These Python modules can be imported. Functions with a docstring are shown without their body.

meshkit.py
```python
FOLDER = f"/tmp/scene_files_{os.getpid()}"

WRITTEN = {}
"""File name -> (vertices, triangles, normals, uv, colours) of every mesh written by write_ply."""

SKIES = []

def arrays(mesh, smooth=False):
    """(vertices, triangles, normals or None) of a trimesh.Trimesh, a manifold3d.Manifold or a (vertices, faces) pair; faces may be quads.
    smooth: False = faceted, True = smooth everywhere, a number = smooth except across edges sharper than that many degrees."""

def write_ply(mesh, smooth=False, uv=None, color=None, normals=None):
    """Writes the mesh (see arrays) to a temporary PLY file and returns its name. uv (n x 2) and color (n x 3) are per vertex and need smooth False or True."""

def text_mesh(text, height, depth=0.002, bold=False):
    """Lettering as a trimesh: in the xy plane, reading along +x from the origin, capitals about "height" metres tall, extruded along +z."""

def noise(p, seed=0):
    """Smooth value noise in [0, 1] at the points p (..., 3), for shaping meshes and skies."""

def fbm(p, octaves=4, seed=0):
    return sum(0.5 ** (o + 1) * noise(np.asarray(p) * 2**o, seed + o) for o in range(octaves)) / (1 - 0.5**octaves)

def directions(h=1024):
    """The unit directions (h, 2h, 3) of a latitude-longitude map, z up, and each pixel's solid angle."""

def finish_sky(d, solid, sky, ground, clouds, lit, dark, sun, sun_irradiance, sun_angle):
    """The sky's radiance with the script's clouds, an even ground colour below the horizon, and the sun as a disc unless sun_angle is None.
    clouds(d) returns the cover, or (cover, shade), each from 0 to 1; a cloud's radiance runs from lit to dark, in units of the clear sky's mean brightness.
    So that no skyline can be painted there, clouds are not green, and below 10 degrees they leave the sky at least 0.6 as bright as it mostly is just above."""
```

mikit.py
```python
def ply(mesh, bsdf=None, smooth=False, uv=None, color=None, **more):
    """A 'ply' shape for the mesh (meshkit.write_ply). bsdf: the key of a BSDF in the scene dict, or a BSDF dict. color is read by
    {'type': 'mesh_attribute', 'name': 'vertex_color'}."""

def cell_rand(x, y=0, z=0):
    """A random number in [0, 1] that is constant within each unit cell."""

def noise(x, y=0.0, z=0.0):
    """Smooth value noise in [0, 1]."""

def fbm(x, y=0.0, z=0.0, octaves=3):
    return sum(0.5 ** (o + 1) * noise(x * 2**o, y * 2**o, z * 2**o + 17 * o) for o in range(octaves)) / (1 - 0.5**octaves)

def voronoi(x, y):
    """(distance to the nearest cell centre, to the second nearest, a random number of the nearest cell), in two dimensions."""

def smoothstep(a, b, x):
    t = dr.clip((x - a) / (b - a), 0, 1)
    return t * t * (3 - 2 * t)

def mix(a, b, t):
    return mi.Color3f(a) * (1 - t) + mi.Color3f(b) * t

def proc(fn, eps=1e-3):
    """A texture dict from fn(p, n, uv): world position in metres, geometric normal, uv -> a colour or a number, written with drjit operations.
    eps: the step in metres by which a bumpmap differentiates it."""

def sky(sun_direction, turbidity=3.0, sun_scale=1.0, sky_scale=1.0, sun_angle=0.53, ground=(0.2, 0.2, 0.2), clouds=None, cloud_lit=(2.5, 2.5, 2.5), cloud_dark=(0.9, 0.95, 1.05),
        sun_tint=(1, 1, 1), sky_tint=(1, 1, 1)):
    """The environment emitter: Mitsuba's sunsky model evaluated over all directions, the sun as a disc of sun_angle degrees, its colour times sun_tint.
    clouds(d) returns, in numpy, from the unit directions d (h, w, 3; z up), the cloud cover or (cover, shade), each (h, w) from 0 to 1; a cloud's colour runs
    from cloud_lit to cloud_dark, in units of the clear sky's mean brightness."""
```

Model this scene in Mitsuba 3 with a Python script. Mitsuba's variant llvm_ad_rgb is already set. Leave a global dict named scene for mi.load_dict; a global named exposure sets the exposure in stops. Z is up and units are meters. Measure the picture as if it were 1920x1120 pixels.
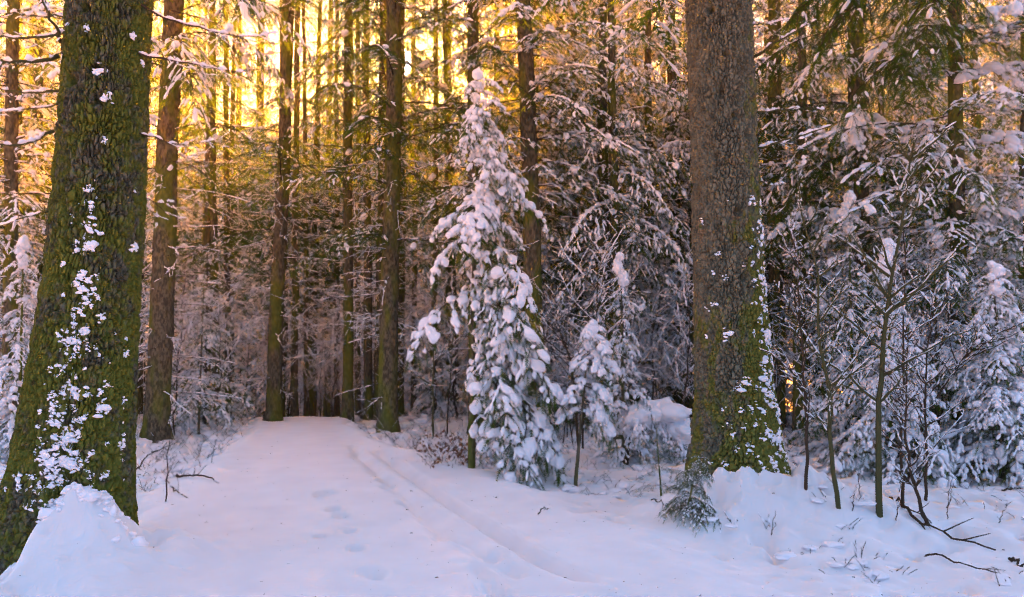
import math
import numpy as np
import drjit as dr
import mitsuba as mi
import trimesh
import mikit
import meshkit
from mikit import proc, noise, fbm, voronoi, smoothstep, mix

T = mi.ScalarTransform4f
scene, labels = {}, {}

# ------------------------------------------------------------------ camera, sky, exposure
F, CX, CY, EYE, PITCH = 1507.0, 960.0, 560.0, 1.6, math.atan(60 / 1507.0)
SUN_AZ, SUN_EL = math.radians(-8.0), math.radians(18.5)
SUN = [math.sin(SUN_AZ) * math.cos(SUN_EL), math.cos(SUN_AZ) * math.cos(SUN_EL), math.sin(SUN_EL)]
HAZE = 0.0005
scene['camera'] = {
    'type': 'perspective', 'fov': 65.0, 'fov_axis': 'x', 'near_clip': 0.05, 'far_clip': 2000.0,
    'to_world': T().look_at(origin=[0, 0, EYE], target=[0, math.cos(PITCH), EYE + math.sin(PITCH)], up=[0, 0, 1]),
}
scene['sky'] = mikit.sky(SUN, turbidity=3.0, sun_scale=6.6, sky_scale=0.50, sun_angle=1.6, sun_tint=(1.0, 0.44, 0.015), sky_tint=(1.25, 1.06, 1.15), ground=(0.07, 0.08, 0.08),
                         clouds=lambda d: 0.9, cloud_lit=(0.78, 1.18, 1.96))     # thin bright overcast, the low sun shining through
exposure = 4.25


def ray(px, py):
    c, s = math.cos(PITCH), math.sin(PITCH)
    a, u = (np.asarray(px, float) - CX) / F, -(np.asarray(py, float) - CY) / F
    return np.stack([a, c - s * u, s + c * u], -1)


def at(px, py, d):
    """The point at depth y = d seen at that pixel of the photograph."""
    r = ray(px, py)
    return np.array([0, 0, EYE]) + r * (d / r[..., 1:2])


# ------------------------------------------------------------------ mesh helpers
class MB:
    def __init__(self):
        self.v, self.f, self.n = [], [], 0

    def add(self, v, f):
        if len(v):
            self.v.append(np.asarray(v, float)); self.f.append(np.asarray(f, int) + self.n); self.n += len(v)
        return self

    def get(self):
        return (np.vstack(self.v), np.vstack(self.f)) if self.v else (np.zeros((0, 3)), np.zeros((0, 3), int))


def inst(tv, tf, M, t):
    n, k = len(t), len(tv)
    v = np.einsum('nij,kj->nki', M, tv) + t[:, None, :]
    return v.reshape(-1, 3), (tf[None] + (np.arange(n) * k)[:, None, None]).reshape(-1, 3)


def unit(v):
    return v / np.maximum(np.linalg.norm(v, axis=-1, keepdims=True), 1e-9)


def frames(d, up, sx, sy, sz):
    """Matrices whose columns are d, side, up scaled."""
    d = unit(d); s = unit(np.cross(up, d)); u = np.cross(d, s)
    return np.stack([d * np.reshape(sx, (-1, 1)), s * np.reshape(sy, (-1, 1)), u * np.reshape(sz, (-1, 1))], -1)


def tube(p, r, sides=6, cap=True):
    p = np.asarray(p, float); n = len(p); r = np.broadcast_to(np.asarray(r, float), n)
    t = unit(np.gradient(p, axis=0))
    ref = np.array([0, 0, 1.0]) if abs(t[:, 2]).mean() < 0.8 else np.array([1.0, 0, 0])
    a = unit(np.cross(t, ref)); b = np.cross(t, a)
    ang = np.arange(sides) * 2 * math.pi / sides
    ring = p[:, None] + r[:, None, None] * (np.cos(ang)[None, :, None] * a[:, None] + np.sin(ang)[None, :, None] * b[:, None])
    v = ring.reshape(-1, 3)
    i, j = np.meshgrid(np.arange(n - 1), np.arange(sides), indexing='ij')
    q = np.stack([i * sides + j, i * sides + (j + 1) % sides, (i + 1) * sides + (j + 1) % sides, (i + 1) * sides + j], -1).reshape(-1, 4)
    f = np.vstack([q[:, [0, 2, 1]], q[:, [0, 3, 2]]])
    if cap:
        v = np.vstack([v, p[:1], p[-1:]]); k = np.arange(sides)
        f = np.vstack([f, np.stack([k, (k + 1) % sides, k * 0 + n * sides], 1), np.stack([(k + 1) % sides, k, k * 0 + n * sides], 1) * [1, 1, 0] + np.stack([k * 0, k * 0, k * 0 + n * sides + 1], 1) + np.stack([k * 0 + (n - 1) * sides] * 2 + [k * 0], 1)])
    return v, f


ICO = {k: (np.array(trimesh.creation.icosphere(subdivisions=k).vertices), np.array(trimesh.creation.icosphere(subdivisions=k).faces)) for k in (0, 1, 2, 3)}


def blob_templates(rng, sub, n, rough=0.35):
    out = []
    for k in range(n):
        v, f = ICO[sub]
        h = meshkit.fbm(v * 1.6 + 11 * k + rng.random() * 50, 3, seed=k)
        out.append((v * (1 + rough * (h[:, None] - 0.5) * 2), f))
    return out


_r0 = np.random.default_rng(5)
BLOBS = {s: blob_templates(_r0, s, 8, .5) for s in (0, 1, 2, 3)}
BLOBS['clot'] = blob_templates(_r0, 2, 10, 1.0)


def blobs(mb, rng, pos, M, sub=2):
    if not len(pos):
        return
    pick = rng.integers(0, len(BLOBS[sub]), len(pos))
    for k in range(len(BLOBS[sub])):
        m = pick == k
        if m.any():
            mb.add(*inst(*BLOBS[sub][k], M[m], pos[m]))


def sprig_template(rng, steps, up=True):
    """A twig of length 1 along x with needles as small blades."""
    v, f = [], []

    def tri(a, b, c):
        f.append([len(v), len(v) + 1, len(v) + 2]); v.extend([a, b, c])
    tri([0, .02, 0], [0, -.02, 0], [1, 0, 0])
    for i in range(steps):
        x0 = i / steps; dx = 0.95 / steps
        for s in (-1, 1):
            w = (0.17 + 0.06 * rng.random()) * (1 - 0.45 * x0)
            tri([x0, 0, 0], [x0 + dx * .62, 0, 0], [x0 + dx * 0.6 + 0.11 + .05 * rng.random(), s * w, 0.07 * (rng.random() - 0.3)])
        if up:
            w = 0.12 * (1 - 0.4 * x0)
            tri([x0, .012, 0], [x0 + dx * .5, -.012, 0], [x0 + dx * .5 + .12, 0.05 * (rng.random() - .5), w])
    return np.array(v, float), np.array(f)


def snowstrip_template(rng, rings, sides):
    """Snow lying along a twig of length 1: a lumpy half-round bar."""
    xs = np.linspace(0, 1, rings); prof = np.sin(np.clip(xs * .94 + .03, 0, 1) * math.pi) ** 0.45
    prof = prof * (0.72 + 0.56 * rng.random(rings))
    ang = np.linspace(0, 2 * math.pi, sides, endpoint=False) + 0.3
    v = [[xs[i], prof[i] * math.cos(a), prof[i] * (math.sin(a) if math.sin(a) > 0 else 0.25 * math.sin(a))] for i in range(rings) for a in ang]
    f = []
    for i in range(rings - 1):
        for j in range(sides):
            a, b = i * sides + j, i * sides + (j + 1) % sides
            f += [[a, b + sides, b], [a, a + sides, b + sides]]
    return np.array(v), np.array(f)[:, ::-1]


SPRIG = {'hi': [sprig_template(_r0, 6) for _ in range(3)], 'mid': [sprig_template(_r0, 6, False) for _ in range(3)], 'lo': [sprig_template(_r0, 4, False) for _ in range(3)]}
STRIP = {'hi': [snowstrip_template(_r0, 5, 5) for _ in range(5)], 'mid': [snowstrip_template(_r0, 4, 4) for _ in range(5)], 'lo': [snowstrip_template(_r0, 3, 3) for _ in range(4)]}


def scatter(mb, rng, temps, M, pos):
    if not len(pos):
        return
    pick = rng.integers(0, len(temps), len(pos))
    for k in range(len(temps)):
        m = pick == k
        if m.any():
            mb.add(*inst(*temps[k], M[m], pos[m]))


UP = np.array([0, 0, 1.0])


def bough(rng, L=1.8, a0=0.1, a1=-0.7, nlat=20, latf=0.34, hang=0.5, sprig=0.17, step=0.085, lod='hi', snow=0.5, snow_w=0.022, lumps=0.0, lump_r=0.06, wood_r=0.012, lump_sub=1, lump_l=1.7):
    """One spruce bough in its own frame (+x outwards, z up): (needles, wood, snow) as MBs."""
    N, W, S = MB(), MB(), MB()
    n = 12
    t = np.linspace(0, 1, n)
    slope = a0 + (a1 - a0) * t ** 1.2
    yaw = np.cumsum(rng.normal(0, 0.05, n))
    d = np.stack([np.cos(slope) * np.cos(yaw), np.cos(slope) * np.sin(yaw), np.sin(slope)], -1)
    P = np.vstack([[0, 0, 0], np.cumsum(d[:-1] * (L / (n - 1)), axis=0)])
    W.add(*tube(P if lod != 'lo' else P[::2], (wood_r * (1 - 0.8 * t))[::1 if lod != 'lo' else 2], 3, False))
    sp, sd, sl = [], [], []       # sprig origin, direction, length
    lines = [(P, wood_r)]
    ts = np.linspace(0.10, 0.99, nlat) + rng.normal(0, 0.015, nlat)
    for j, tj in enumerate(np.clip(ts, 0.05, 0.99)):
        i = tj * (n - 1); k = min(int(i), n - 2); w = i - k
        o = P[k] * (1 - w) + P[k + 1] * w; ax = unit(d[k])
        side = np.cross(UP, ax) * (1 if j % 2 else -1); side = unit(side)
        ang = math.radians(rng.uniform(38, 68))
        l = latf * L * (1 - 0.72 * tj) * rng.uniform(0.7, 1.25) * (0.55 + 0.45 * min(1, tj / 0.25)) + 0.07
        m = 3 if lod == 'lo' else 5
        u = np.linspace(0, 1, m)
        dirs = unit(ax * math.cos(ang) + side * math.sin(ang) + UP * (-0.15 - hang * 1.7 * u[:, None] ** 0.8) + rng.normal(0, 0.08, (m, 3)))
        Q = np.vstack([o[None], o + np.cumsum(dirs[:-1] * (l / (m - 1)), axis=0)])
        W.add(*tube(Q, wood_r * 0.35 * (1 - 0.7 * u) + 0.0012, 3, False))
        lines.append((Q, wood_r * .3))
        cnt = max(2, int(l / step))
        s = (np.arange(cnt) + rng.random(cnt) * 0.6) / cnt
        idx = np.minimum((s * (m - 1)).astype(int), m - 2); fr = s * (m - 1) - idx
        pos = Q[idx] * (1 - fr[:, None]) + Q[idx + 1] * fr[:, None]
        tan = dirs[idx]
        sd2 = unit(np.cross(UP, tan)) * np.where(np.arange(cnt) % 2, 1, -1)[:, None]
        dd = unit(tan + sd2 * 0.75 + UP * (-0.1 - 0.75 * hang) + rng.normal(0, 0.16, (cnt, 3)))
        sp.append(pos); sd.append(dd); sl.append(sprig * rng.uniform(0.65, 1.25, cnt) * (1 - .3 * s))
        sp.append(Q[-1:]); sd.append(dirs[-1:]); sl.append(np.array([sprig]))
    # sprigs along the axis itself
    cnt = max(3, int(L / step * .7)); s = rng.random(cnt) * 0.9 + 0.1
    idx = np.minimum((s * (n - 1)).astype(int), n - 2); fr = s * (n - 1) - idx
    pos = P[idx] * (1 - fr[:, None]) + P[idx + 1] * fr[:, None]
    sd2 = unit(np.cross(UP, d[idx])) * np.where(np.arange(cnt) % 2, 1, -1)[:, None]
    sp.append(pos); sd.append(unit(d[idx] + sd2 * .8 + UP * (-.4 * hang) + rng.normal(0, .2, (cnt, 3)))); sl.append(sprig * rng.uniform(.7, 1.2, cnt))
    sp, sd, sl = np.vstack(sp), np.vstack(sd), np.concatenate(sl)
    up = unit(UP + rng.normal(0, 0.35, sp.shape))
    scatter(N, rng, SPRIG[lod], frames(sd, up, sl, sl, sl), sp)
    # snow: on the sprigs that lie flat enough, patchily along the bough
    patch = meshkit.fbm(sp * 3.0 + rng.random() * 90, 2)
    flat = 1 - np.abs(sd[:, 2]) ** 1.5
    on = rng.random(len(sp)) < snow * (0.45 + 0.9 * flat) * np.clip((patch - 0.25) * 3, 0.1, 1.4)
    q = sd[on] * [1, 1, 0.9]  # lies along the twig
    w = snow_w * rng.uniform(0.6, 1.5, on.sum())
    scatter(S, rng, STRIP[lod], frames(q, np.broadcast_to(UP, q.shape), sl[on] * rng.uniform(.5, 1.0, on.sum()), w, w * 0.9), sp[on] + sd[on] * (sl[on] * .08)[:, None] + UP * 0.006)
    # snow along the wood
    for Q, r in lines:
        A, B = Q[:-1], Q[1:]
        k = rng.random(len(A)) < min(0.95 if lod != 'lo' else .6, snow * 1.1)
        if k.any():
            dd = (B - A)[k]; ll = np.linalg.norm(dd, axis=1)
            w = (r + snow_w * .75) * rng.uniform(.6, 1.3, k.sum())
            scatter(S, rng, STRIP[lod], frames(dd, np.broadcast_to(UP, dd.shape), ll * 1.08, w, w), A[k] + UP * r * .6)
    if lumps > 0:
        cnt = rng.poisson(lumps * L)
        if cnt:
            wgt = np.array([np.linalg.norm(Q[-1] - Q[0]) * (2.0 if i_ == 0 else 1.0) for i_, (Q, _) in enumerate(lines)])
            pos, dd = np.zeros((cnt, 3)), np.zeros((cnt, 3))
            for j, li in enumerate(rng.choice(len(lines), cnt, p=wgt / wgt.sum())):
                Q = lines[li][0]; k = rng.integers(0, len(Q) - 1); w = rng.random()
                pos[j] = Q[k] * (1 - w) + Q[k + 1] * w; dd[j] = Q[k + 1] - Q[k]
            r = lump_r * rng.uniform(.45, 1.3, cnt)
            pos = pos + UP * (r * .3)[:, None]
            dd = unit(dd) * [1, 1, .8] + rng.normal(0, .15, (cnt, 3))
            blobs(S, rng, pos, frames(dd, np.broadcast_to(UP, pos.shape), r * rng.uniform(1, lump_l, cnt), r * rng.uniform(.8, 1.1, cnt), r * .8), lump_sub)
    return N, W, S


def place_boughs(lib, rng, zs, azs, lens, base_L, rad=0.06, tilt=None):
    """Boughs of the library set round a stem."""
    out = [MB(), MB(), MB()]
    pick = rng.integers(0, len(lib), len(zs))
    for k in range(len(lib)):
        m = np.nonzero(pick == k)[0]
        if not len(m):
            continue
        s = lens[m] / base_L
        a = azs[m]; c, sn = np.cos(a), np.sin(a); o = np.zeros_like(c)
        flip = np.where(rng.random(len(m)) < .5, 1, -1)
        ti = rng.normal(0, .12, len(m)) + (0 if tilt is None else tilt[m])
        ct, st = np.cos(ti), np.sin(ti)
        R = np.stack([np.stack([c * ct, -sn * flip, -c * st], -1), np.stack([sn * ct, c * flip, -sn * st], -1), np.stack([st, o, ct], -1)], 1)
        pos = np.stack([c * rad, sn * rad, zs[m]], -1)
        for g in range(3):
            v, f = lib[k][g].get()
            if len(v):
                out[g].add(*inst(v, f, R * s[:, None, None], pos))
    return [x.get() for x in out]


def crown(lib, seed, z0, z1, top, Lmax, per_m, base_L, power=0.7, low=0.75, tilt_top=0.35):
    rng = np.random.default_rng(seed)
    n = int((z1 - z0) * per_m)
    zs = np.sort(z0 + (z1 - z0) * rng.random(n))
    az = np.arange(n) * 2.399 + rng.normal(0, .4, n)
    g = np.clip((top - zs) / (top - z0), 0.02, 1) ** power
    lens = Lmax * g * rng.uniform(.6, 1.15, n) * np.clip(low + (zs - z0) / 2.5 * (1 - low), low, 1)
    return place_boughs(lib, rng, zs, az, lens, base_L, tilt=tilt_top * (1 - g))


# ------------------------------------------------------------------ materials
def rgb(*c):
    return {'type': 'rgb', 'value': list(map(float, c))}


def two(d):
    return {'type': 'twosided', 'bsdf': d}


def snow_bump(p, n, uv):
    return 0.5 * fbm(p.x * 22, p.y * 22, p.z * 22, 3) + 0.5 * noise(p.x * 120, p.y * 120, p.z * 120)


def snow_color(p, n, uv):
    return mix((0.68, 0.69, 0.72), (0.76, 0.76, 0.78), fbm(p.x * 5, p.y * 5, p.z * 5, 2))


scene['snow_ground'] = two({'type': 'bumpmap', 'scale': 0.011, 'bump': proc(snow_bump, 4e-3), 'bsdf': {'type': 'principled', 'base_color': proc(snow_color), 'roughness': 0.85, 'specular': 0.25}})
scene['snow_thick'] = two({'type': 'bumpmap', 'scale': 0.006, 'bump': proc(snow_bump, 4e-3), 'bsdf': {'type': 'diffuse', 'reflectance': rgb(0.88, 0.87, 0.91)}})
scene['snow_thin'] = {'type': 'principledthin', 'base_color': rgb(0.90, 0.89, 0.92), 'roughness': 0.9, 'diff_trans': 0.4, 'spec_trans': 0.0, 'eta': 1.2}


def needle_color(p, n, uv):
    a = noise(p.x * 1.3, p.y * 1.3, p.z * 1.3); b = noise(p.x * 14, p.y * 14, p.z * 14)
    return mix(mix((0.052, 0.110, 0.014), (0.110, 0.175, 0.016), a), (0.110, 0.085, 0.025), smoothstep(.62, .9, b) * .7)


scene['needle_bsdf'] = {'type': 'principledthin', 'base_color': proc(needle_color), 'roughness': 0.6, 'diff_trans': 1.6, 'spec_trans': 0.0, 'eta': 1.4}
scene['twig_bsdf'] = two({'type': 'diffuse', 'reflectance': rgb(0.060, 0.043, 0.028)})
scene['mossy_twig_bsdf'] = two({'type': 'diffuse', 'reflectance': rgb(0.075, 0.072, 0.032)})


def bark_small(p, n, uv):
    a = fbm(p.x * 40, p.y * 40, p.z * 16, 3); m = fbm(p.x * 4, p.y * 4, p.z * 1.1 + 3, 3)
    c = mix((0.060, 0.052, 0.034), (0.17, 0.145, 0.095), smoothstep(.3, .75, a))
    return mix(c, mix((0.075, 0.088, 0.014), (0.17, 0.185, 0.030), a), smoothstep(.42, .62, m) * .85)


def bark_small_bump(p, n, uv):
    return fbm(p.x * 40, p.y * 40, p.z * 16, 3)


scene['bark_slim_bsdf'] = two({'type': 'bumpmap', 'scale': 0.02, 'bump': proc(bark_small_bump, 3e-3), 'bsdf': {'type': 'diffuse', 'reflectance': proc(bark_small)}})


def bark_mossy(p, n, uv):
    a = fbm(p.x * 60, p.y * 60, p.z * 30, 3); m = fbm(p.x * 9, p.y * 9, p.z * 4.0 + 9, 4); g = fbm(p.x * 28, p.y * 28, p.z * 20 + 5, 3)
    c = mix((0.042, 0.038, 0.026), (0.135, 0.128, 0.090), smoothstep(.3, .7, a))
    moss = mix((0.050, 0.060, 0.010), (0.175, 0.190, 0.030), a)
    return mix(c, moss, smoothstep(.34, .56, .6 * m + .4 * g) * .9)


def bark_scaly(p, n, uv):
    a = fbm(p.x * 55, p.y * 55, p.z * 45, 3); m = fbm(p.x * 8 + 4, p.y * 8, p.z * 3.2 - 3, 4); g = fbm(p.x * 22, p.y * 22, p.z * 9, 3)
    c = mix((0.090, 0.082, 0.056), (0.200, 0.185, 0.128), smoothstep(.25, .75, .5 * a + .5 * g))
    c = mix(c, (0.19, 0.130, 0.082), smoothstep(.56, .72, m) * .5)
    moss = mix((0.072, 0.078, 0.011), (0.190, 0.195, 0.030), a)
    low = smoothstep(3.2, 0.4, p.z) + .8 * smoothstep(1.90, 2.25, p.x)           # moss has spread over the foot and one flank of the trunk
    return mix(c, moss, smoothstep(.66 - .26 * low, .82 - .26 * low, .6 * m + .4 * g) * .85)


def fine_bump(p, n, uv):
    return fbm(p.x * 130, p.y * 130, p.z * 80, 2)


for nm, fn in (('bark_mossy_bsdf', bark_mossy), ('bark_scaly_bsdf', bark_scaly)):
    scene[nm] = two({'type': 'bumpmap', 'scale': 0.006, 'bump': proc(fine_bump, 2e-3), 'bsdf': {'type': 'diffuse', 'reflectance': proc(fn)}})
scene['dead_leaf_bsdf'] = {'type': 'principledthin', 'base_color': rgb(0.16, 0.065, 0.022), 'roughness': 0.8, 'diff_trans': 0.6, 'spec_trans': 0.0, 'eta': 1.3}


# ------------------------------------------------------------------ scene entries
used = {}


def numbered(name):
    k = used.get(name, -1) + 1; used[name] = k
    return name if k == 0 else f'{name}_{k:03d}'


def tag(key, label, cat=None, group=None, kind=None):
    d = labels.setdefault(key, {})
    d['label'] = label
    if cat: d['category'] = cat
    if group: d['group'] = group
    if kind: d['kind'] = kind
    return key


def thing(name, label, cat, group=None):
    return tag(numbered(name), label, cat, group)


def part(parent, name, mesh, bsdf, smooth=False, kind=None):
    v, f = mesh.get() if isinstance(mesh, MB) else mesh
    if not len(v):
        return None
    key = numbered(f'{parent}__{name}') if parent else numbered(name)
    scene[key] = mikit.ply((v, f), bsdf, smooth)
    if kind:
        labels.setdefault(key, {})['kind'] = kind
    return key


def group_of(key, **children):
    scene[key] = {'type': 'shapegroup', **children}


def copy(key, group, M):
    scene[key] = {'type': 'instance', 'to_world': T(M.tolist()), 'shapegroup': {'type': 'ref', 'id': group}}
    return key


def xform(pos, rz=0.0, s=(1, 1, 1), lean=(0, 0)):
    c, sn = math.cos(rz), math.sin(rz)
    M = np.eye(4)
    s = (s, s, s) if np.isscalar(s) else s
    M[:3, :3] = np.array([[1, 0, lean[0]], [0, 1, lean[1]], [0, 0, 1]]) @ np.array([[c, -sn, 0], [sn, c, 0], [0, 0, 1]]) @ np.diag(s)
    M[:3, 3] = pos
    return M


# ------------------------------------------------------------------ the snow-covered ground
def lerp1(x, pts):
    return np.interp(x, [p[0] for p in pts], [p[1] for p in pts])


PATH = [(0, .3, 2.6), (5, -.55, 2.1), (9, -1.85, 1.55), (11, -2.75, 1.05), (13.5, -3.5, .72), (16, -4.2, .9), (22, -5.2, 1.2), (40, -6, 1.5)]
TRACK_A = [(-1.75, 10.6), (-1.13, 8.93), (-.24, 6.7), (.15, 5.74), (.62, 4.92), (1.3, 3.9)]
TRACK_B = [(-2.2, 11.2), (-1.66, 9.6), (-1.03, 7.8), (-.49, 6.18), (-.1, 5.02), (.6, 3.6)]
T1 = np.array([-3.10, 5.6]); T2 = np.array([2.08, 7.5])
DENTS = [(720, 905, .10), (728, 918, .09), (716, 898, .07), (610, 930, .12), (628, 960, .10), (600, 935, .07), (640, 972, .08), (692, 1075, .11), (705, 1082, .09), (655, 1000, .08), (668, 1030, .08), (600, 1010, .06),
         (930, 1040, .10), (755, 945, .08)]


def groove(x, y, pts, w):
    yy = np.array([p[1] for p in pts])[::-1]; xx = np.array([p[0] for p in pts])[::-1]
    xc = np.interp(y, yy, xx, left=99, right=99)
    s = .75
    return np.exp(-((x - xc) * s / w) ** 2)


def H(x, y, fine=True):
    x, y = np.broadcast_arrays(np.asarray(x, float), np.asarray(y, float))
    p = np.stack([x, y, 0 * x], -1)
    far = np.clip((y - 13.2) / 17, 0, 1)
    h = -2.05 * far * far * (3 - 2 * far) * np.clip(1.15 - np.abs(x + 3) / 60, .4, 1) + 0.012 * np.clip(y - 34, 0, 400)
    h = h + 0.5 * (meshkit.fbm(p * .05 + 3, 3, 1) - .5) * np.clip((y - 14) / 10, 0, 1)
    xc, hw = lerp1(y, [(a, b) for a, b, _ in PATH]), lerp1(y, [(a, c) for a, _, c in PATH])
    e = (x - xc) / hw
    out = np.clip((np.abs(e) - .85) / .5, 0, 1); out = out * out * (3 - 2 * out)
    bank = np.exp(-((np.abs(e) - 1.0) / .22) ** 2)
    h = h + 0.03 * (1 - np.clip(e * e, 0, 1.2)) * (1 - out) - .09 * out + .06 * bank * np.where(x > xc, 1, .6) * np.clip((y - 5) / 3, 0, 1)
    h = h + out * (.16 * (meshkit.fbm(p * 1.1 + 7, 3, 2) - .42) + .10 * (meshkit.fbm(p * 3.3, 3, 3) - .5))
    h = h + 0.05 * (meshkit.fbm(p * .6 + 40, 3, 4) - .5)
    # snow heaped round the two big trunks
    for (c, off, amp, r, sq) in ((T1, (.24, -.34), .28, .25, 1.0), (T1, (.42, -.40), .20, .42, 1.0), (T1, (.0, -.75), .10, .6, 1.0), (T1, (.75, 0.), .14, .45, 1.0), (T2, (.10, -.22), .30, .62, 1.0), (T2, (.75, -.2), .26, .7, 1.0), (T2, (-.45, -.45), .15, .5, 1.0)):
        d2 = ((x - c[0] - off[0]) ** 2 + (y - c[1] - off[1]) ** 2) / r ** 2
        h = h + amp * np.exp(-d2) * (1 + .9 * (meshkit.fbm(p * 5 + 3, 3, 6) - .5) + .15 * (meshkit.fbm(p * 12 + 3, 2, 16) - .5))
    if fine:
        near = np.clip((14 - y) / 4, 0, 1)
        n1 = meshkit.fbm(p * 2.2 + 11, 2, 8)
        soft = np.clip((n1 - .32) * 5, 0, 1)
        h = h - near * .10 * groove(x, y, TRACK_A, .06) * soft - near * .09 * groove(x, y, TRACK_B, .06) * np.clip((.66 - n1) * 5, 0, 1)
        h = h - near * .06 * groove(x + .34, y, TRACK_A, .06) * np.clip((n1 - .42) * 6, 0, 1)
        for px, py, r in DENTS:
            g = at(px, py, EYE / (py - 620.0) * F)
            d2 = ((x - g[0]) ** 2 + ((y - g[1]) / 1.3) ** 2) / (r * .62) ** 2
            h = h - .07 * np.exp(-d2) + .016 * np.exp(-(np.sqrt(d2) - 1.7) ** 2 * 3)
        # pits and humps over the hidden dwarf shrubs to the sides of the path
        pits = meshkit.noise(p * 4.6 + 5, 12) * meshkit.noise(p * 9.0 + 1, 13)
        h = h + near * out * (-.34 * np.clip(pits - .40, 0, 1) + .035 * (meshkit.fbm(p * 9, 2, 14) - .5))
        h = h + near * .014 * (meshkit.fbm(p * 7 + 2, 3, 15) - .5) + near * .006 * (meshkit.fbm(p * 24 + 2, 2, 17) - .5)
    return h


def ground_hit(px, py):
    d = 3.6 * 1.006 ** np.arange(420)
    q = np.array([0, 0, EYE]) + ray(px, py) * (d / ray(px, py)[1])[:, None]
    hit = q[:, 2] <= H(q[:, 0], q[:, 1], False)
    return q[np.argmax(hit)] if hit.any() else q[-1]


def graded(a, b, step, far, grow):
    x = list(np.arange(a, b, step)); s = step
    lo, hi = [], []
    q = a
    while q > -far:
        s *= grow; q -= s; lo.append(q)
    q, s = x[-1], step
    while q < far:
        s *= grow; q += s; hi.append(q)
    return np.array(lo[::-1] + x + hi)


gx = graded(-4.8, 6.2, .031, 260, 1.09)
gy = [-13, -10, -6, -3, -1, 0.5, 1.5]
q, s = 2.6, .018
while q < 300:
    gy.append(q); s = .016 + max(0, q - 4) * .0055 if q < 14 else s * 1.06; q += s
gy = np.array(gy)
X, Y = np.meshgrid(gx, gy)
Z = H(X, Y)
vv = np.stack([X, Y, Z], -1).reshape(-1, 3)
ii, jj = np.meshgrid(np.arange(len(gy) - 1), np.arange(len(gx) - 1), indexing='ij')
k0 = ii * len(gx) + jj
ff = np.stack([k0, k0 + 1, k0 + len(gx) + 1, k0 + len(gx)], -1).reshape(-1, 4)
scene['ground'] = mikit.ply((vv, ff), 'snow_ground', True)
tag('ground', 'snow-covered forest floor with a smooth path and faint ski tracks', kind='structure')


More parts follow.
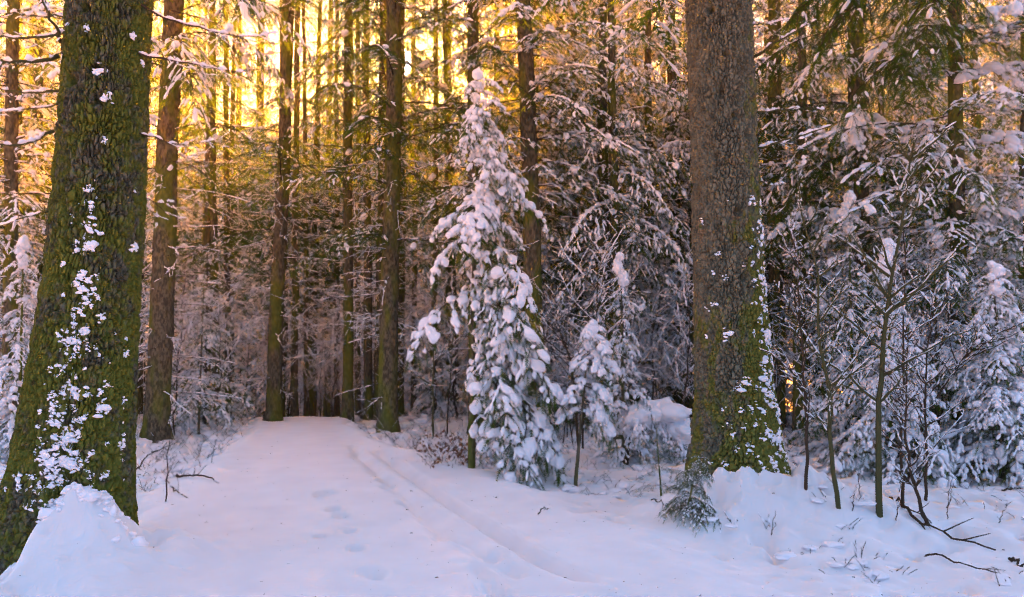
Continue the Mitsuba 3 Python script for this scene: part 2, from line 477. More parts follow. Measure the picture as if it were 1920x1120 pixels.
# ------------------------------------------------------------------ the two big trunks
def plates(u, v, seed):
    """Bark plates as cells of the unrolled trunk: (distance to the nearest centre, to the second, the plate's random number)."""
    iu, iv = np.floor(u).astype(int), np.floor(v).astype(int)
    f1, f2, rnd = np.full(u.shape, 9.0), np.full(u.shape, 9.0), np.zeros(u.shape)
    def h(a, b, k):
        x = (a * 374761393 + b * 668265263 + (seed * 31 + k) * 144665) & 0xFFFFFFFF
        x = ((x ^ (x >> 13)) * 1274126177) & 0xFFFFFFFF
        return ((x ^ (x >> 16)) & 0xFFFF) / 65535.0
    for a in (-1, 0, 1):
        for b in (-1, 0, 1):
            cu, cv = iu + a, iv + b
            d = np.hypot(cu + h(cu, cv, 1) - u, cv + h(cu, cv, 2) - v)
            nearer = d < f1
            f2 = np.where(nearer, f1, np.minimum(f2, d)); rnd = np.where(nearer, h(cu, cv, 3), rnd); f1 = np.minimum(f1, d)
    return f1, f2, rnd


def big_trunk(profile, depth, ncol, nrow, cell, amp, seed, lobes, grooves, knots, furrow=.2, flake=.3):
    """profile: (pixel y, centre x, width) of the trunk in the photograph; returns mesh and a surface function."""
    ys = np.array([p[0] for p in profile]); pts = np.array([at(p[1], p[0], depth) for p in profile])
    rs = np.array([p[2] for p in profile]) * .5 * depth / F
    z0, z1 = pts[:, 2].min(), pts[:, 2].max()
    o = np.argsort(pts[:, 2]); pts, rs = pts[o], rs[o]
    cxz = lambda z: np.interp(z, pts[:, 2], pts[:, 0])
    rz = lambda z: np.interp(z, pts[:, 2], rs)

    def radius(th, z, bark=True):
        r = rz(z)
        k = np.clip((1.2 - z) / 1.2, 0, 1.3) ** 1.6
        for (a, w, am) in lobes:
            dth = np.angle(np.exp(1j * (th - a)))
            r = r * (1 + am * k * np.exp(-(dth / w) ** 2))
        for (a, w, dep, zt, zb) in grooves:
            dth = np.angle(np.exp(1j * (th - a - .1 * np.sin(z * 2))))
            r = r - dep * np.exp(-(dth / w) ** 2) * np.clip((zt - z) / (zt - zb), 0, 1)
        r = r + .012 * (meshkit.fbm(np.stack([np.cos(th) * 1.6, np.sin(th) * 1.6, z * 1.3], -1) + seed, 2, seed) - .5)
        if bark:
            rr = rs.mean()
            un = np.angle(np.exp(1j * (th + math.pi / 2))) * rr             # unrolled; the seam lies at the back
            p3 = np.stack([np.cos(th) * rr, np.sin(th) * rr, z], -1)
            wu = .55 * cell[0] * (meshkit.fbm(p3 * 30 + 5, 3, seed + 1) - .5) * 2; wv = .55 * cell[1] * (meshkit.fbm(p3 * 30 + 25, 3, seed + 2) - .5) * 2
            big = 2.6 * cell[0] * (meshkit.fbm(p3 * 6 + 45, 2, seed + 3) - .5)
            f1, f2, rnd = plates((un + wu + big) / cell[0], (z + wv) / cell[1], seed)
            edge = np.clip((f2 - f1 - .03) / .16, 0, 1)
            n = meshkit.fbm(np.stack([p3[..., 0], p3[..., 1], p3[..., 2] * .28], -1) * 16 + seed, 3, seed + 6)
            fur = np.clip(np.abs(n - .5) / .055, 0, 1)
            deep = .35 + 1.1 * meshkit.fbm(p3 * 7, 2, seed + 7)
            r = r + amp * (deep * np.minimum(edge, furrow + (1 - furrow) * fur) - 1 + flake * (rnd - .5)) + .006 * (meshkit.fbm(p3 * 60, 2, seed + 4) - .5)
            for (a, zk, w) in knots:
                dth = np.angle(np.exp(1j * (th - a))) * r; q = np.hypot(dth, (z - zk)) / w
                r = r - .07 * np.exp(-q ** 2 * 2.6) + .016 * np.exp(-(q - 1.15) ** 2 * 7)
        return r
    al = np.linspace(-math.pi, math.pi, ncol, endpoint=False); th = -math.pi / 2 + al - .5 * np.sin(al); zz = np.linspace(z0, z1, nrow)
    TH, ZZ = np.meshgrid(th, zz)
    R = radius(TH, ZZ)
    v = np.stack([cxz(ZZ) + R * np.cos(TH), depth + R * np.sin(TH), ZZ], -1).reshape(-1, 3)
    a, b = np.meshgrid(np.arange(nrow - 1), np.arange(ncol), indexing='ij')
    f = np.stack([a * ncol + b, a * ncol + (b + 1) % ncol, (a + 1) * ncol + (b + 1) % ncol, (a + 1) * ncol + b], -1).reshape(-1, 4)

    def surf(th, z):
        r = radius(np.asarray(th, float), np.asarray(z, float), False)
        return np.stack([cxz(z) + r * np.cos(th), depth + r * np.sin(th), z + 0 * r], -1)
    return (v, f), surf


def front(s):
    """Angle on a trunk whose surface shows at fraction s (-1..1) of its half width, on the camera side."""
    return -math.pi / 2 + np.arcsin(np.clip(s, -1, 1))


def zpx(py, d):
    return float(at(960, py, d)[2])


def trunk_snow(rng, surf, th, z, w, sub=1, out=.35):
    """Clots of snow stuck to the bark."""
    mb = MB()
    nrm = np.stack([np.cos(th), np.sin(th), 0 * th], -1)
    p = surf(th, z) - nrm * .008
    side = np.cross(UP, nrm)
    roll = rng.normal(-.15, .3, len(th))
    d = side * np.cos(roll)[:, None] + UP * np.sin(roll)[:, None]
    M = frames(d, nrm, w * rng.uniform(.7, 1.5, len(w)), w * rng.uniform(.35, .8, len(w)), w * out)
    small = (w < .009) & (sub == 1)          # specks need fewer faces
    blobs(mb, rng, p[~small], M[~small], sub); blobs(mb, rng, p[small], M[small], 0)
    return mb


def clots(rng, th, z, w, k):
    """Each clot broken up into k ragged pieces."""
    r = np.repeat
    return r(th, k) + rng.normal(0, 1, len(th) * k) * r(w, k) * 2.2, r(z, k) + rng.normal(0, 1, len(th) * k) * r(w, k) * .9, r(w, k) * rng.uniform(.2, 1.0, len(th) * k)


# first big trunk
P1 = [(-120, 212, 150), (0, 205, 150), (300, 191, 157), (500, 177, 168), (700, 154, 190), (850, 141, 206), (950, 132, 226), (1050, 126, 250), (1120, 124, 270)]
knots1 = [(front(.25), zpx(130, 5.35), .05), (front(.32), zpx(188, 5.35), .055), (front(-.35), zpx(150, 5.35), .06), (front(-.1), zpx(15, 5.35), .05), (front(.45), zpx(620, 5.3), .035), (front(-.6), zpx(250, 5.4), .05)]
m1, surf1 = big_trunk(P1, 5.6, 360, 640, (.034, .075), .034, 31, [(front(-.9), .45, .16), (front(.95), .4, .13), (front(0.1), .35, .10)], [(front(.22), .24, .085, 2.3, .9)], knots1)
big1 = thing('spruce_tree', 'thick mossy spruce trunk with a broad band of snow running down to its drifted foot', 'tree')
part(big1, 'trunk', m1, 'bark_mossy_bsdf', True)
rng = np.random.default_rng(41)
n = 250
py = np.concatenate([rng.uniform(330, 480, 26), 470 + 480 * rng.random(n) ** .7])
s = np.where(py < 480, rng.normal(.22, .13, len(py)), rng.normal(.2, .20, len(py)) + np.clip((py - 820) / 130, 0, 1) * rng.normal(0, .4, len(py)))
s = s + np.where(rng.random(len(py)) < .12, rng.normal(.5, .25, len(py)), 0)
w = np.clip(rng.lognormal(-3.75, .55, len(py)), .008, .075) * np.clip(.55 + (py - 330) / 700, .5, 1.2)
part(big1, 'snow_crust', trunk_snow(rng, surf1, *clots(rng, front(np.clip(s, -.97, .97)), np.array([zpx(q, 5.33) for q in py]), w * .40, 11), 1, .5), 'snow_thick', True, 'stuff')
mb = MB(); k = 130
c = T1 + np.stack([rng.normal(.24, .24, k), rng.normal(-.33, .06, k)], -1)
r = rng.lognormal(-3.9, .4, k)
blobs(mb, rng, np.stack([c[:, 0], c[:, 1], H(c[:, 0], c[:, 1]) - r * .1], -1), frames(unit(rng.normal(0, 1, (k, 3)) * [1, 1, .3]), np.tile(UP, (k, 1)), r * 1.4, r, r * .7), 1)
part(big1, 'snow_crust', mb, 'snow_thick', True, 'stuff')
for (qx, qy, qw) in ((228, 132, .052), (236, 183, .055), (203, 50, .035), (270, 52, .04), (141, 101, .03), (230, 262, .028), (262, 455, .05), (281, 100, .03), (208, 355, .04), (214, 430, .055), (205, 465, .06), (140, 840, .05)):
    c = np.interp(qy, [p[0] for p in P1], [p[1] for p in P1]); hw = np.interp(qy, [p[0] for p in P1], [p[2] for p in P1]) / 2
    part(big1, 'snow_patch', trunk_snow(rng, surf1, *clots(rng, np.array([front(np.clip((qx - c) / hw, -.99, .99))]), np.array([zpx(qy, 5.33)]), np.array([qw * .55]), 9), 2, .7), 'snow_thick', True, 'stuff')

# second big trunk
P2 = [(-120, 1341, 122), (0, 1347, 125), (300, 1358, 124), (500, 1365, 131), (700, 1375, 144), (830, 1380, 160), (900, 1383, 182), (960, 1385, 205), (1000, 1388, 220)]
knots2 = [(front(-.3), zpx(170, 7.2), .06), (front(.1), zpx(215, 7.2), .045), (front(-.5), zpx(290, 7.2), .05), (front(.1), zpx(395, 7.2), .06), (front(.5), zpx(250, 7.2), .05), (front(-.5), zpx(15, 7.2), .05), (front(.15), zpx(520, 7.2), .05), (front(-.1), zpx(100, 7.2), .04), (front(.45), zpx(610, 7.2), .04)]
m2, surf2 = big_trunk(P2, 7.5, 300, 600, (.044, .062), .034, 77, [(front(-.98), .4, .24), (front(.9), .45, .16)], [], knots2, .45, .55)
big2 = thing('spruce_tree', 'thick scaly-barked spruce trunk with snow clinging along one edge above a snow mound', 'tree')
part(big2, 'trunk', m2, 'bark_scaly_bsdf', True)
rng = np.random.default_rng(43)
n = 420
py = 370 + 520 * rng.random(n) ** .75
s = 1.0 - np.abs(rng.normal(0, .24, n)) * (1 + (py > 700)); s = np.where(rng.random(n) < .07, rng.uniform(-.9, .9, n), s)
w = np.clip(rng.lognormal(-3.6, .5, n), .01, .07)
th = np.where(rng.random(n) < .3, front(1.0) + rng.random(n) * .5, front(np.clip(s, -1, 1)))
part(big2, 'snow_crust', trunk_snow(rng, surf2, *clots(rng, th, np.array([zpx(q, 7.25) for q in py]), w * .6, 6), 1, .6), 'snow_thick', True, 'stuff')


def branch_line(a, b, sag, n=14, wob=.01, seed=0):
    r = np.random.default_rng(seed); t = np.linspace(0, 1, n)[:, None]
    p = np.asarray(a) * (1 - t) + np.asarray(b) * t + UP * (-sag * 4 * t * (1 - t))
    w = np.cumsum(r.normal(0, wob, (n, 3)), 0)
    return p + (w - w[-1] * t) * [1, 1, .7]


def snow_line(mb, rng, p, r, w, prob=.8, lod='mid'):
    A, B = p[:-1], p[1:]
    k = rng.random(len(A)) < prob
    if k.any():
        dd = (B - A)[k]; ll = np.linalg.norm(dd, axis=1); ww = w * rng.uniform(.6, 1.3, k.sum())
        rr = np.broadcast_to(r, len(p))[:-1][k]
        scatter(mb, rng, STRIP[lod], frames(dd, np.broadcast_to(UP, dd.shape), ll * 1.1, ww, ww), A[k] + UP * (rr * .75)[:, None])


def dead_branch(parent, a, b, sag, r, seed, bsdf='mossy_twig_bsdf', snow=.5, sw=.012, twigs=6):
    """One bare branch with its side twigs, and the snow lying on it."""
    rng = np.random.default_rng(seed); W, S = MB(), MB()
    p = branch_line(a, b, sag, seed=seed); L = np.linalg.norm(p[-1] - p[0])
    rad = r * (1 - .75 * np.linspace(0, 1, len(p)))
    W.add(*tube(p, rad, 6)); snow_line(S, rng, p, rad, r + sw, snow)
    for _ in range(twigs):
        i = rng.integers(3, len(p) - 1); d = unit(p[i] - p[i - 1]); l = L * rng.uniform(.12, .35)
        e = p[i] + unit(d * .8 + rng.normal(0, .5, 3) + UP * -.25) * l
        q = branch_line(p[i], e, l * .1, 6, .006, rng.integers(1e6)); W.add(*tube(q, r * .3 * (1 - .7 * np.linspace(0, 1, 6)), 4)); snow_line(S, rng, q, r * .2, sw * .6, snow * .8)
    k = part(parent, 'branch', W, bsdf, 40)
    if S.v:
        part(k, 'snow', S, 'snow_thin', True, 'stuff')
    return k


def on1(px, py, s):
    return surf1(np.array([front(s)]), np.array([zpx(py, 5.45)]))[0]


for i, (py0, ex, ey, ed, r, sag) in enumerate(((75, 60, -30, 4.7, .014, .03), (104, -60, 95, 5.0, .016, .05), (28, -40, 25, 5.9, .009, -.02), (60, -80, 56, 5.6, .010, .02), (165, -60, 168, 5.6, .010, .01), (245, -50, 262, 5.2, .012, .06), (190, -60, 206, 5.9, .006, .02), (395, -70, 428, 6.0, .006, .03))):
    dead_branch(big1, on1(0, py0, -.93), at(ex, ey, ed), sag, r, 100 + i, snow=.55, sw=.016)
for i, (py0, ex, ey, ed, r, sag) in enumerate(((0, 520, 62, 6.2, .008, .08), (95, 470, 132, 6.0, .008, .04), (245, 400, 262, 6.4, .006, .03), (360, 330, 380, 6.6, .006, .02))):
    dead_branch(big1, on1(0, py0, .95), at(ex, ey, ed), sag, r, 120 + i, 'twig_bsdf', .7, .014, 10)
for i, (py0, ex, ey, ed, r, sag) in enumerate(((98, 1530, 38, 6.6, .014, .0), (205, 1545, 205, 7.3, .010, -.02), (275, 1600, 215, 6.9, .013, .03), (40, 1480, 36, 7.2, .008, 0), (270, 1540, 245, 7.6, .010, .04), (330, 1470, 345, 7.6, .008, .03))):
    dead_branch(big2, surf2(np.array([front(.93)]), np.array([zpx(py0, 7.3)]))[0], at(ex, ey, ed), sag, r, 140 + i, snow=.5, sw=.012)

# ------------------------------------------------------------------ bough libraries and shared crowns
def library(seed, n, **kw):
    r = np.random.default_rng(seed)
    return [bough(r, **kw) for _ in range(n)]


LIB_MID = library(1, 6, L=1.8, a0=.05, a1=-.75, nlat=20, latf=.33, hang=.5, sprig=.15, step=.09, lod='mid', snow=.36, snow_w=.021, lumps=2.5, lump_r=.05)
LIB_GREEN = library(2, 6, L=1.8, a0=.1, a1=-.6, nlat=20, latf=.33, hang=.6, sprig=.17, step=.085, lod='mid', snow=.14, snow_w=.018, lumps=.8, lump_r=.05)
LIB_FAR = library(3, 6, L=1.8, a0=.05, a1=-.75, nlat=11, latf=.36, hang=.5, sprig=.28, step=.17, lod='lo', snow=.58, snow_w=.036, lumps=2.5, lump_r=.07, lump_sub=0)
LIB_FARG = library(4, 6, L=1.8, a0=.05, a1=-.65, nlat=11, latf=.36, hang=.5, sprig=.30, step=.16, lod='lo', snow=.20, snow_w=.03, lumps=1.0, lump_r=.06, lump_sub=0)
LIB_HEAVY = library(5, 6, L=1.2, a0=-.1, a1=-1.15, nlat=15, latf=.40, hang=.7, sprig=.15, step=.09, lod='mid', snow=.50, snow_w=.028, lumps=11, lump_r=.062)
LIB_SEED = library(20, 5, L=.5, a0=.1, a1=-.9, nlat=12, latf=.40, hang=.7, sprig=.075, step=.035, lod='mid', snow=.22, snow_w=.012)
LIB_CAP = library(16, 6, L=.6, a0=-.2, a1=-1.3, nlat=12, latf=.40, hang=.8, sprig=.11, step=.06, lod='mid', snow=.12, snow_w=.02, lumps=24, lump_r=.058, lump_sub=2)
LIB_LUMPY = library(15, 8, L=1.1, a0=-.25, a1=-1.3, nlat=15, latf=.36, hang=.85, sprig=.14, step=.075, lod='hi', snow=.34, snow_w=.022, lumps=13, lump_r=.054, lump_sub=2, lump_l=1.7)


def crown_group(key, meshes):
    names = (('needles', 'needle_bsdf', False), ('boughs', 'twig_bsdf', False), ('snow', 'snow_thin', True))
    group_of(key, **{n: mikit.ply(m, b, s) for m, (n, b, s) in zip(meshes, names) if len(m[0])})


def dead_crown(seed, z0, z1, n, snow=.8):
    rng = np.random.default_rng(seed); W, S = MB(), MB()
    for k in range(n):
        z = rng.uniform(z0, z1); a = rng.uniform(0, 2 * math.pi); L = rng.uniform(.35, 1.3)
        o = np.array([0, 0, z]); e = np.array([math.cos(a), math.sin(a), rng.uniform(-.35, .1)]) * L + o
        p = branch_line(o, e, -.02, 8, .014, rng.integers(1e6)); r = .007
        W.add(*tube(p, r * (1 - .7 * np.linspace(0, 1, 8)), 3, False)); snow_line(S, rng, p, r, .013, snow)
        for _ in range(rng.integers(2, 7)):
            i = rng.integers(2, 7); l = rng.uniform(.12, .4); d = unit(unit(p[i] - p[i - 1]) * .7 + rng.normal(0, .55, 3) + UP * -.2)
            q = branch_line(p[i], p[i] + d * l, .01, 4, .008, rng.integers(1e6)); W.add(*tube(q, .003, 3, False)); snow_line(S, rng, q, .003, .008, snow)
    return W.get(), S.get()


crown_group('crown_snowy', crown(LIB_MID, 11, 0, 7.5, 12, 2.2, 12, 1.8))
crown_group('crown_green', crown(LIB_GREEN, 12, 0, 7.5, 12, 2.1, 8, 1.8))
crown_group('crown_sparse', crown(LIB_GREEN, 17, 0, 8, 13, 2.2, 9, 1.8))
crown_group('crown_upper', crown(LIB_FAR, 18, 0, 11, 11.6, 2.0, 9, 1.8))
for i in range(2):
    w_, s_ = dead_crown(60 + i, 0, 4.0, 46)
    group_of(f'bare_branches_{"ab"[i]}', wood=mikit.ply(w_, 'twig_bsdf'), snow=mikit.ply(s_, 'snow_thin', True))


def slim_trunk(base, top, r0, r1, seed, sides=14, n=40):
    rng = np.random.default_rng(seed); t = np.linspace(0, 1, n)
    p = np.asarray(base) * (1 - t[:, None]) + np.asarray(top) * t[:, None]
    p[:, :2] += np.cumsum(rng.normal(0, .006, (n, 2)), 0)
    z = p[:, 2] - base[2]
    r = r0 + (r1 - r0) * t + r0 * .55 * np.exp(-np.maximum(z, 0) / .18)
    v, f = tube(p, r, sides)
    m = len(p) * sides
    c = np.repeat(p, sides, 0); dv = v[:m] - c
    v[:m] = c + dv * (1 + .22 * (meshkit.fbm(v[:m] * [9, 9, 4] + seed, 3, seed) - .5)[:, None])
    return v, f


def mid_tree(px0, py0, pxt, wpx, label, crown_key, z0, cs=1.0, d=None, dead=True, top=20.0, seed=0, snowfoot=True):
    """A trunk that can be told apart: foot at (px0, py0), passing x = pxt at the top edge of the photograph."""
    if d is None:
        g = ground_hit(px0, py0); d = g[1]
    else:
        g = at(px0, py0, d); g[2] = min(g[2], float(H(g[0], g[1], False)))
    g[2] = float(H(g[0], g[1], False)) - .12
    zt = at(pxt, 0, d)
    k = (top - g[2]) / (zt[2] - g[2])
    tp = g + (zt - g) * k; tp[1] = d
    r0 = wpx * .5 * d / F * 1.05
    key = thing('spruce_tree', label, 'tree')
    part(key, 'trunk', slim_trunk(g, tp, r0, r0 * .3, 200 + seed, 14, 60), 'bark_slim_bsdf', True)
    lean = ((tp[0] - g[0]) / (top - g[2]), 0)
    if crown_key:
        for c_ in ('needles', 'boughs', 'snow'):
            labels[f'{key}__crown__{c_}'] = {'kind': 'stuff'}
        if d < 14.5 and not 450 < px0 < 800:      # the upper crown, above the frame
            for c_ in ('needles', 'boughs', 'snow'):
                labels[f'{key}__crown_001__{c_}'] = {'kind': 'stuff'}
            copy(f'{key}__crown_001', 'crown_upper', xform([g[0] + lean[0] * (z0 + 7.2 - g[2]), d, z0 + 7.2], seed * 2.1, (cs, cs, 1.0), lean))
        copy(f'{key}__crown', crown_key, xform([g[0] + lean[0] * (z0 - g[2]), d, z0], seed * 1.7, (cs, cs, 1.0), lean))
    if dead:
        for c_ in ('wood', 'snow'):
            labels[f'{key}__bare_branches__{c_}'] = {'kind': 'stuff'}
        zb = max(.5, z0 - 3.6)
        copy(f'{key}__bare_branches', 'bare_branches_' + 'ab'[seed % 2], xform([g[0] + lean[0] * (zb - g[2]), d, zb], seed * 2.3, 1.0, lean))
    return key


mid_tree(292, 826, 326, 44, 'spruce trunk glowing orange in the low sun, just past the big mossy trunk', 'crown_sparse', 4.0, .9, seed=1)
mid_tree(441, 782, 450, 17, 'slender spruce, first of three close-set trunks on the path edge', 'crown_green', 3.2, 1.0, seed=2)
mid_tree(472, 780, 492, 25, 'straight spruce between a slender trunk and the tall one where the path crests', 'crown_green', 4.4, .7, seed=3)
mid_tree(510, 790, 541, 27, 'tall spruce with a curved foot standing where the path crests', 'crown_green', 3.3, 1.05, seed=4)
mid_tree(650, 790, 655, 19, 'dark slim spruce standing alone beyond the path crest', 'crown_green', 4.6, .7, seed=5, d=15.0)
mid_tree(725, 812, 741, 35, 'stout sunlit spruce beside the path under glowing golden boughs', 'crown_sparse', 3.0, 1.15, seed=6)
mid_tree(712, 770, 716, 20, 'spruce trunk peeking out behind the stout sunlit one', 'crown_sparse', 4.6, .8, seed=7, d=17)
mid_tree(748, 770, 752, 20, 'greyish spruce close behind the stout sunlit trunk', 'crown_sparse', 5.0, .6, seed=8, d=18)
mid_tree(692, 775, 690, 16, 'thin bent spruce between the dark slim one and the stout sunlit one', None, 5, seed=9, d=17)
mid_tree(893, 800, 893, 27, 'spruce trunk rising straight behind the snow-laden young spruce', 'crown_sparse', 3.6, 1.0, seed=10, d=13)
mid_tree(1012, 812, 982, 36, 'tall leaning spruce with black knots, half hidden by the snow-laden young spruce', 'crown_snowy', 3.6, .95, seed=11, d=12.5)
mid_tree(1042, 785, 1050, 20, 'mossy dark spruce trunk with an orange sunlit spot', 'crown_snowy', 3.0, 1., seed=12, d=16)
mid_tree(1190, 775, 1182, 17, 'brownish spruce trunk in the thicket of snowy twigs', 'crown_snowy', 2.8, 1., seed=13, d=17)
mid_tree(1272, 775, 1250, 22, 'grey-brown spruce close beside the scaly-barked giant', 'crown_snowy', 2.6, .9, seed=14, d=15)
mid_tree(552, 775, 560, 13, 'thin grey spruce trunk past the path crest', None, 5, seed=15, d=18)
mid_tree(612, 775, 618, 13, 'thin orange-brown spruce trunk deep along the path', None, 5, seed=16, d=22)
mid_tree(1628, 760, 1612, 30, 'dark spruce with drooping green boughs behind the bare saplings', 'crown_green', 2.2, 1.1, seed=17, d=12.5, dead=False)
mid_tree(1455, 800, 1452, 30, 'reddish spruce trunk plastered with snow behind the scaly-barked giant', 'crown_snowy', 2.4, .9, seed=18, d=13.5)
mid_tree(20, 790, 25, 26, 'dark spruce hung with snow behind the mossy giant', 'crown_snowy', 2.6, .9, seed=19, d=11.5)
mid_tree(1800, 790, 1790, 30, 'big spruce with snow-heavy boughs at the edge of the thicket', 'crown_snowy', 2.0, 1.15, seed=20, d=11, dead=False)

for i, (px, w, d, lab) in enumerate(((575, 9, 19, 'very thin trunk just past the path crest between the grey and the dark slim spruce'), (632, 10, 20, 'thin trunk close by the dark slim spruce beyond the path crest'), (672, 11, 19, 'thin trunk between the dark slim spruce and the bent one'), (812, 12, 17, 'thin dark trunk behind the pole-like sapling'), (842, 12, 18, 'brown trunk in the thicket short of the snow-bowed spruce'),
                                      (404, 14, 16, 'mossy trunk in the shade between the orange trunk and the close-set three'), (428, 12, 17, 'orange-lit slim trunk hard by the first of the close-set three'), (775, 10, 20, 'pale thin trunk beyond the stout sunlit one'), (535, 10, 21, 'thin far trunk just past the tall spruce with the curved foot'))):
    mid_tree(px, 775, px + (px - 700) * .02, w, lab, None, 5, seed=30 + i, d=d)

# ------------------------------------------------------------------ young spruces
def young_spruce(name, label, px, py, H_, spec, lib, base_L, seed, stem=.03, lean=(0, 0), n=60, d=None, bias=None, onesided=None, zlow=.1, power=.8, tilt=0.0, tip=True, apart=False):
    rng = np.random.default_rng(seed)
    g = ground_hit(px, py) if d is None else at(px, py, d)
    if d is not None: g[2] = float(H(g[0], g[1], False))
    key = thing(name, label, 'tree')
    t = np.linspace(0, 1, 16)[:, None]
    p = g + np.array([lean[0], lean[1], 1.0]) * H_ * t; p[0, 2] -= .15
    part(key, 'trunk', tube(p, stem * (1 - .85 * t[:, 0]), 8), 'bark_slim_bsdf', True)
    zs = H_ * (zlow + (1 - zlow) * np.sort(rng.random(n)))
    az = np.arange(n) * 2.399 + rng.normal(0, .3, n)
    if bias is not None:        # boughs crowd towards one side
        az = np.where(rng.random(n) < bias[1], bias[0] + rng.normal(0, .75, n), az)
    if onesided is not None:    # below this height boughs are left on one side only
        az = np.where(zs < onesided, rng.uniform(-1.0, 1.1, n), az)
    lens = spec * np.clip((H_ * 1.05 - zs) / H_, .03, 1) ** power * rng.uniform(.7, 1.2, n)
    lens = lens * np.where(np.cos(az) < -.2, .9, 1)

    def shift(ms):
        for m in ms:
            if len(m[0]):
                m[0][:, 0] += g[0] + lean[0] * m[0][:, 2]; m[0][:, 1] += g[1] + lean[1] * m[0][:, 2]; m[0][:, 2] += g[2]
        return ms
    if apart:
        S = (np.zeros((0, 3)), np.zeros((0, 3), int))
        for i in range(n):
            bn, bw, bs = shift(place_boughs(lib, rng, zs[i:i + 1], az[i:i + 1], lens[i:i + 1], base_L, rad=.01, tilt=np.full(1, tilt)))
            b = part(key, 'bough', bw, 'twig_bsdf')
            part(b, 'needles', bn, 'needle_bsdf', False, 'stuff'); part(b, 'snow', bs, 'snow_thick', True, 'stuff')
    else:
        N, W, S = shift(place_boughs(lib, rng, zs, az, lens, base_L, rad=.01, tilt=np.full(n, tilt)))
    if tip:
        mb = MB(); mb.add(*S); k = 5
        zz = H_ * (1 - .03 * np.arange(k)); pos = np.stack([g[0] + lean[0] * zz + rng.normal(0, .03, k), g[1] + lean[1] * zz + rng.normal(0, .03, k), g[2] + zz], -1)
        r = rng.uniform(.04, .08, k)
        blobs(mb, rng, pos, frames(np.tile([1., 0, 0], (k, 1)), np.tile(UP, (k, 1)), r, r, r), 2); S = mb.get()
    if apart:
        part(key, 'snow_cap', S, 'snow_thick', True)
        return key
    part(key, 'boughs', W, 'twig_bsdf', False, 'stuff'); part(key, 'needles', N, 'needle_bsdf', False, 'stuff'); part(key, 'snow', S, 'snow_thick' if lib is LIB_HEAVY else 'snow_thin', True, 'stuff')
    return key


young_spruce('young_spruce', 'tall young spruce bowed under heavy lumps of snow beside the path', 884, 878, 4.5, 1.28, LIB_LUMPY, 1.1, 301, .045, (.012, 0), 66, bias=(-.15, .5), onesided=2.0, zlow=.12, power=.40, apart=True)
young_spruce('young_spruce', 'small spruce capped with thick rounded snow on a thin bare stem', 1078, 915, 1.75, .55, LIB_CAP, .6, 302, .022, (.10, .02), 40, bias=(.2, .35), zlow=.40, power=.30, apart=True)
young_spruce('young_spruce', 'slender young spruce behind the small snow-capped one', 1170, 868, 2.6, .62, LIB_HEAVY, 1.2, 303, .03, (-.01, 0), 50, zlow=.05, power=.7)
young_spruce('young_spruce', 'snow-draped young spruce among bare saplings', 1672, 890, 2.7, 1.0, LIB_HEAVY, 1.2, 304, .03, (0, 0), 60, zlow=.05, power=.7)
young_spruce('young_spruce', 'broad snow-smothered young spruce at the edge of the thicket', 1880, 900, 2.5, 1.2, LIB_HEAVY, 1.2, 305, .035, (-.02, 0), 75, zlow=.04, power=.7)
young_spruce('young_spruce', 'snow-covered young spruce beside the mossy giant', 35, 830, 2.9, 1.0, LIB_HEAVY, 1.2, 306, .03, (0, 0), 60, zlow=.04, power=.7, d=10.5)
young_spruce('young_spruce', 'feathery young spruce with a thin dark stem beyond the orange trunk', 372, 815, 2.6, .9, LIB_MID, 1.8, 307, .022, (.02, 0), 40, zlow=.12, power=.8, tip=False)
young_spruce('young_spruce', 'slim young spruce wrapped in snow beside the grey-brown trunk', 1215, 800, 3.0, .6, LIB_HEAVY, 1.2, 308, .03, (0, 0), 50, zlow=.04, d=13.5)

# ------------------------------------------------------------------ long weeping boughs of the older trees
LIB_WEEP = library(6, 4, L=2.2, a0=-.05, a1=-1.2, nlat=30, latf=.34, hang=1.0, sprig=.16, step=.075, lod='mid', snow=.38, snow_w=.020, lumps=3, lump_r=.05)
LIB_DARK = library(7, 3, L=2.2, a0=-.1, a1=-1.25, nlat=30, latf=.36, hang=1.1, sprig=.17, step=.07, lod='mid', snow=.10, snow_w=.016)
LIB_LOAD = library(8, 3, L=2.0, a0=.0, a1=-1.0, nlat=22, latf=.34, hang=.8, sprig=.15, step=.075, lod='mid', snow=.60, snow_w=.030, lumps=22, lump_r=.075)


def weeping_bough(tree, lib, px, py, d, az, L, tilt, seed):
    """A bough whose root is seen at that pixel; az: heading, 0 = to +x, -90 = towards the viewer."""
    rng = np.random.default_rng(seed); o = at(px, py, d)
    N, W, S = place_boughs(lib, rng, np.array([0.]), np.radians([az]), np.array([L]), 2.2 if lib is not LIB_LOAD else 2.0, 0, np.array([tilt]))
    for m in (N, W, S):
        m[0][:] += o
    b = part(tree, 'weeping_bough', W, 'twig_bsdf')
    part(b, 'needles', N, 'needle_bsdf', False, 'stuff'); part(b, 'snow', S, 'snow_thin', True, 'stuff')


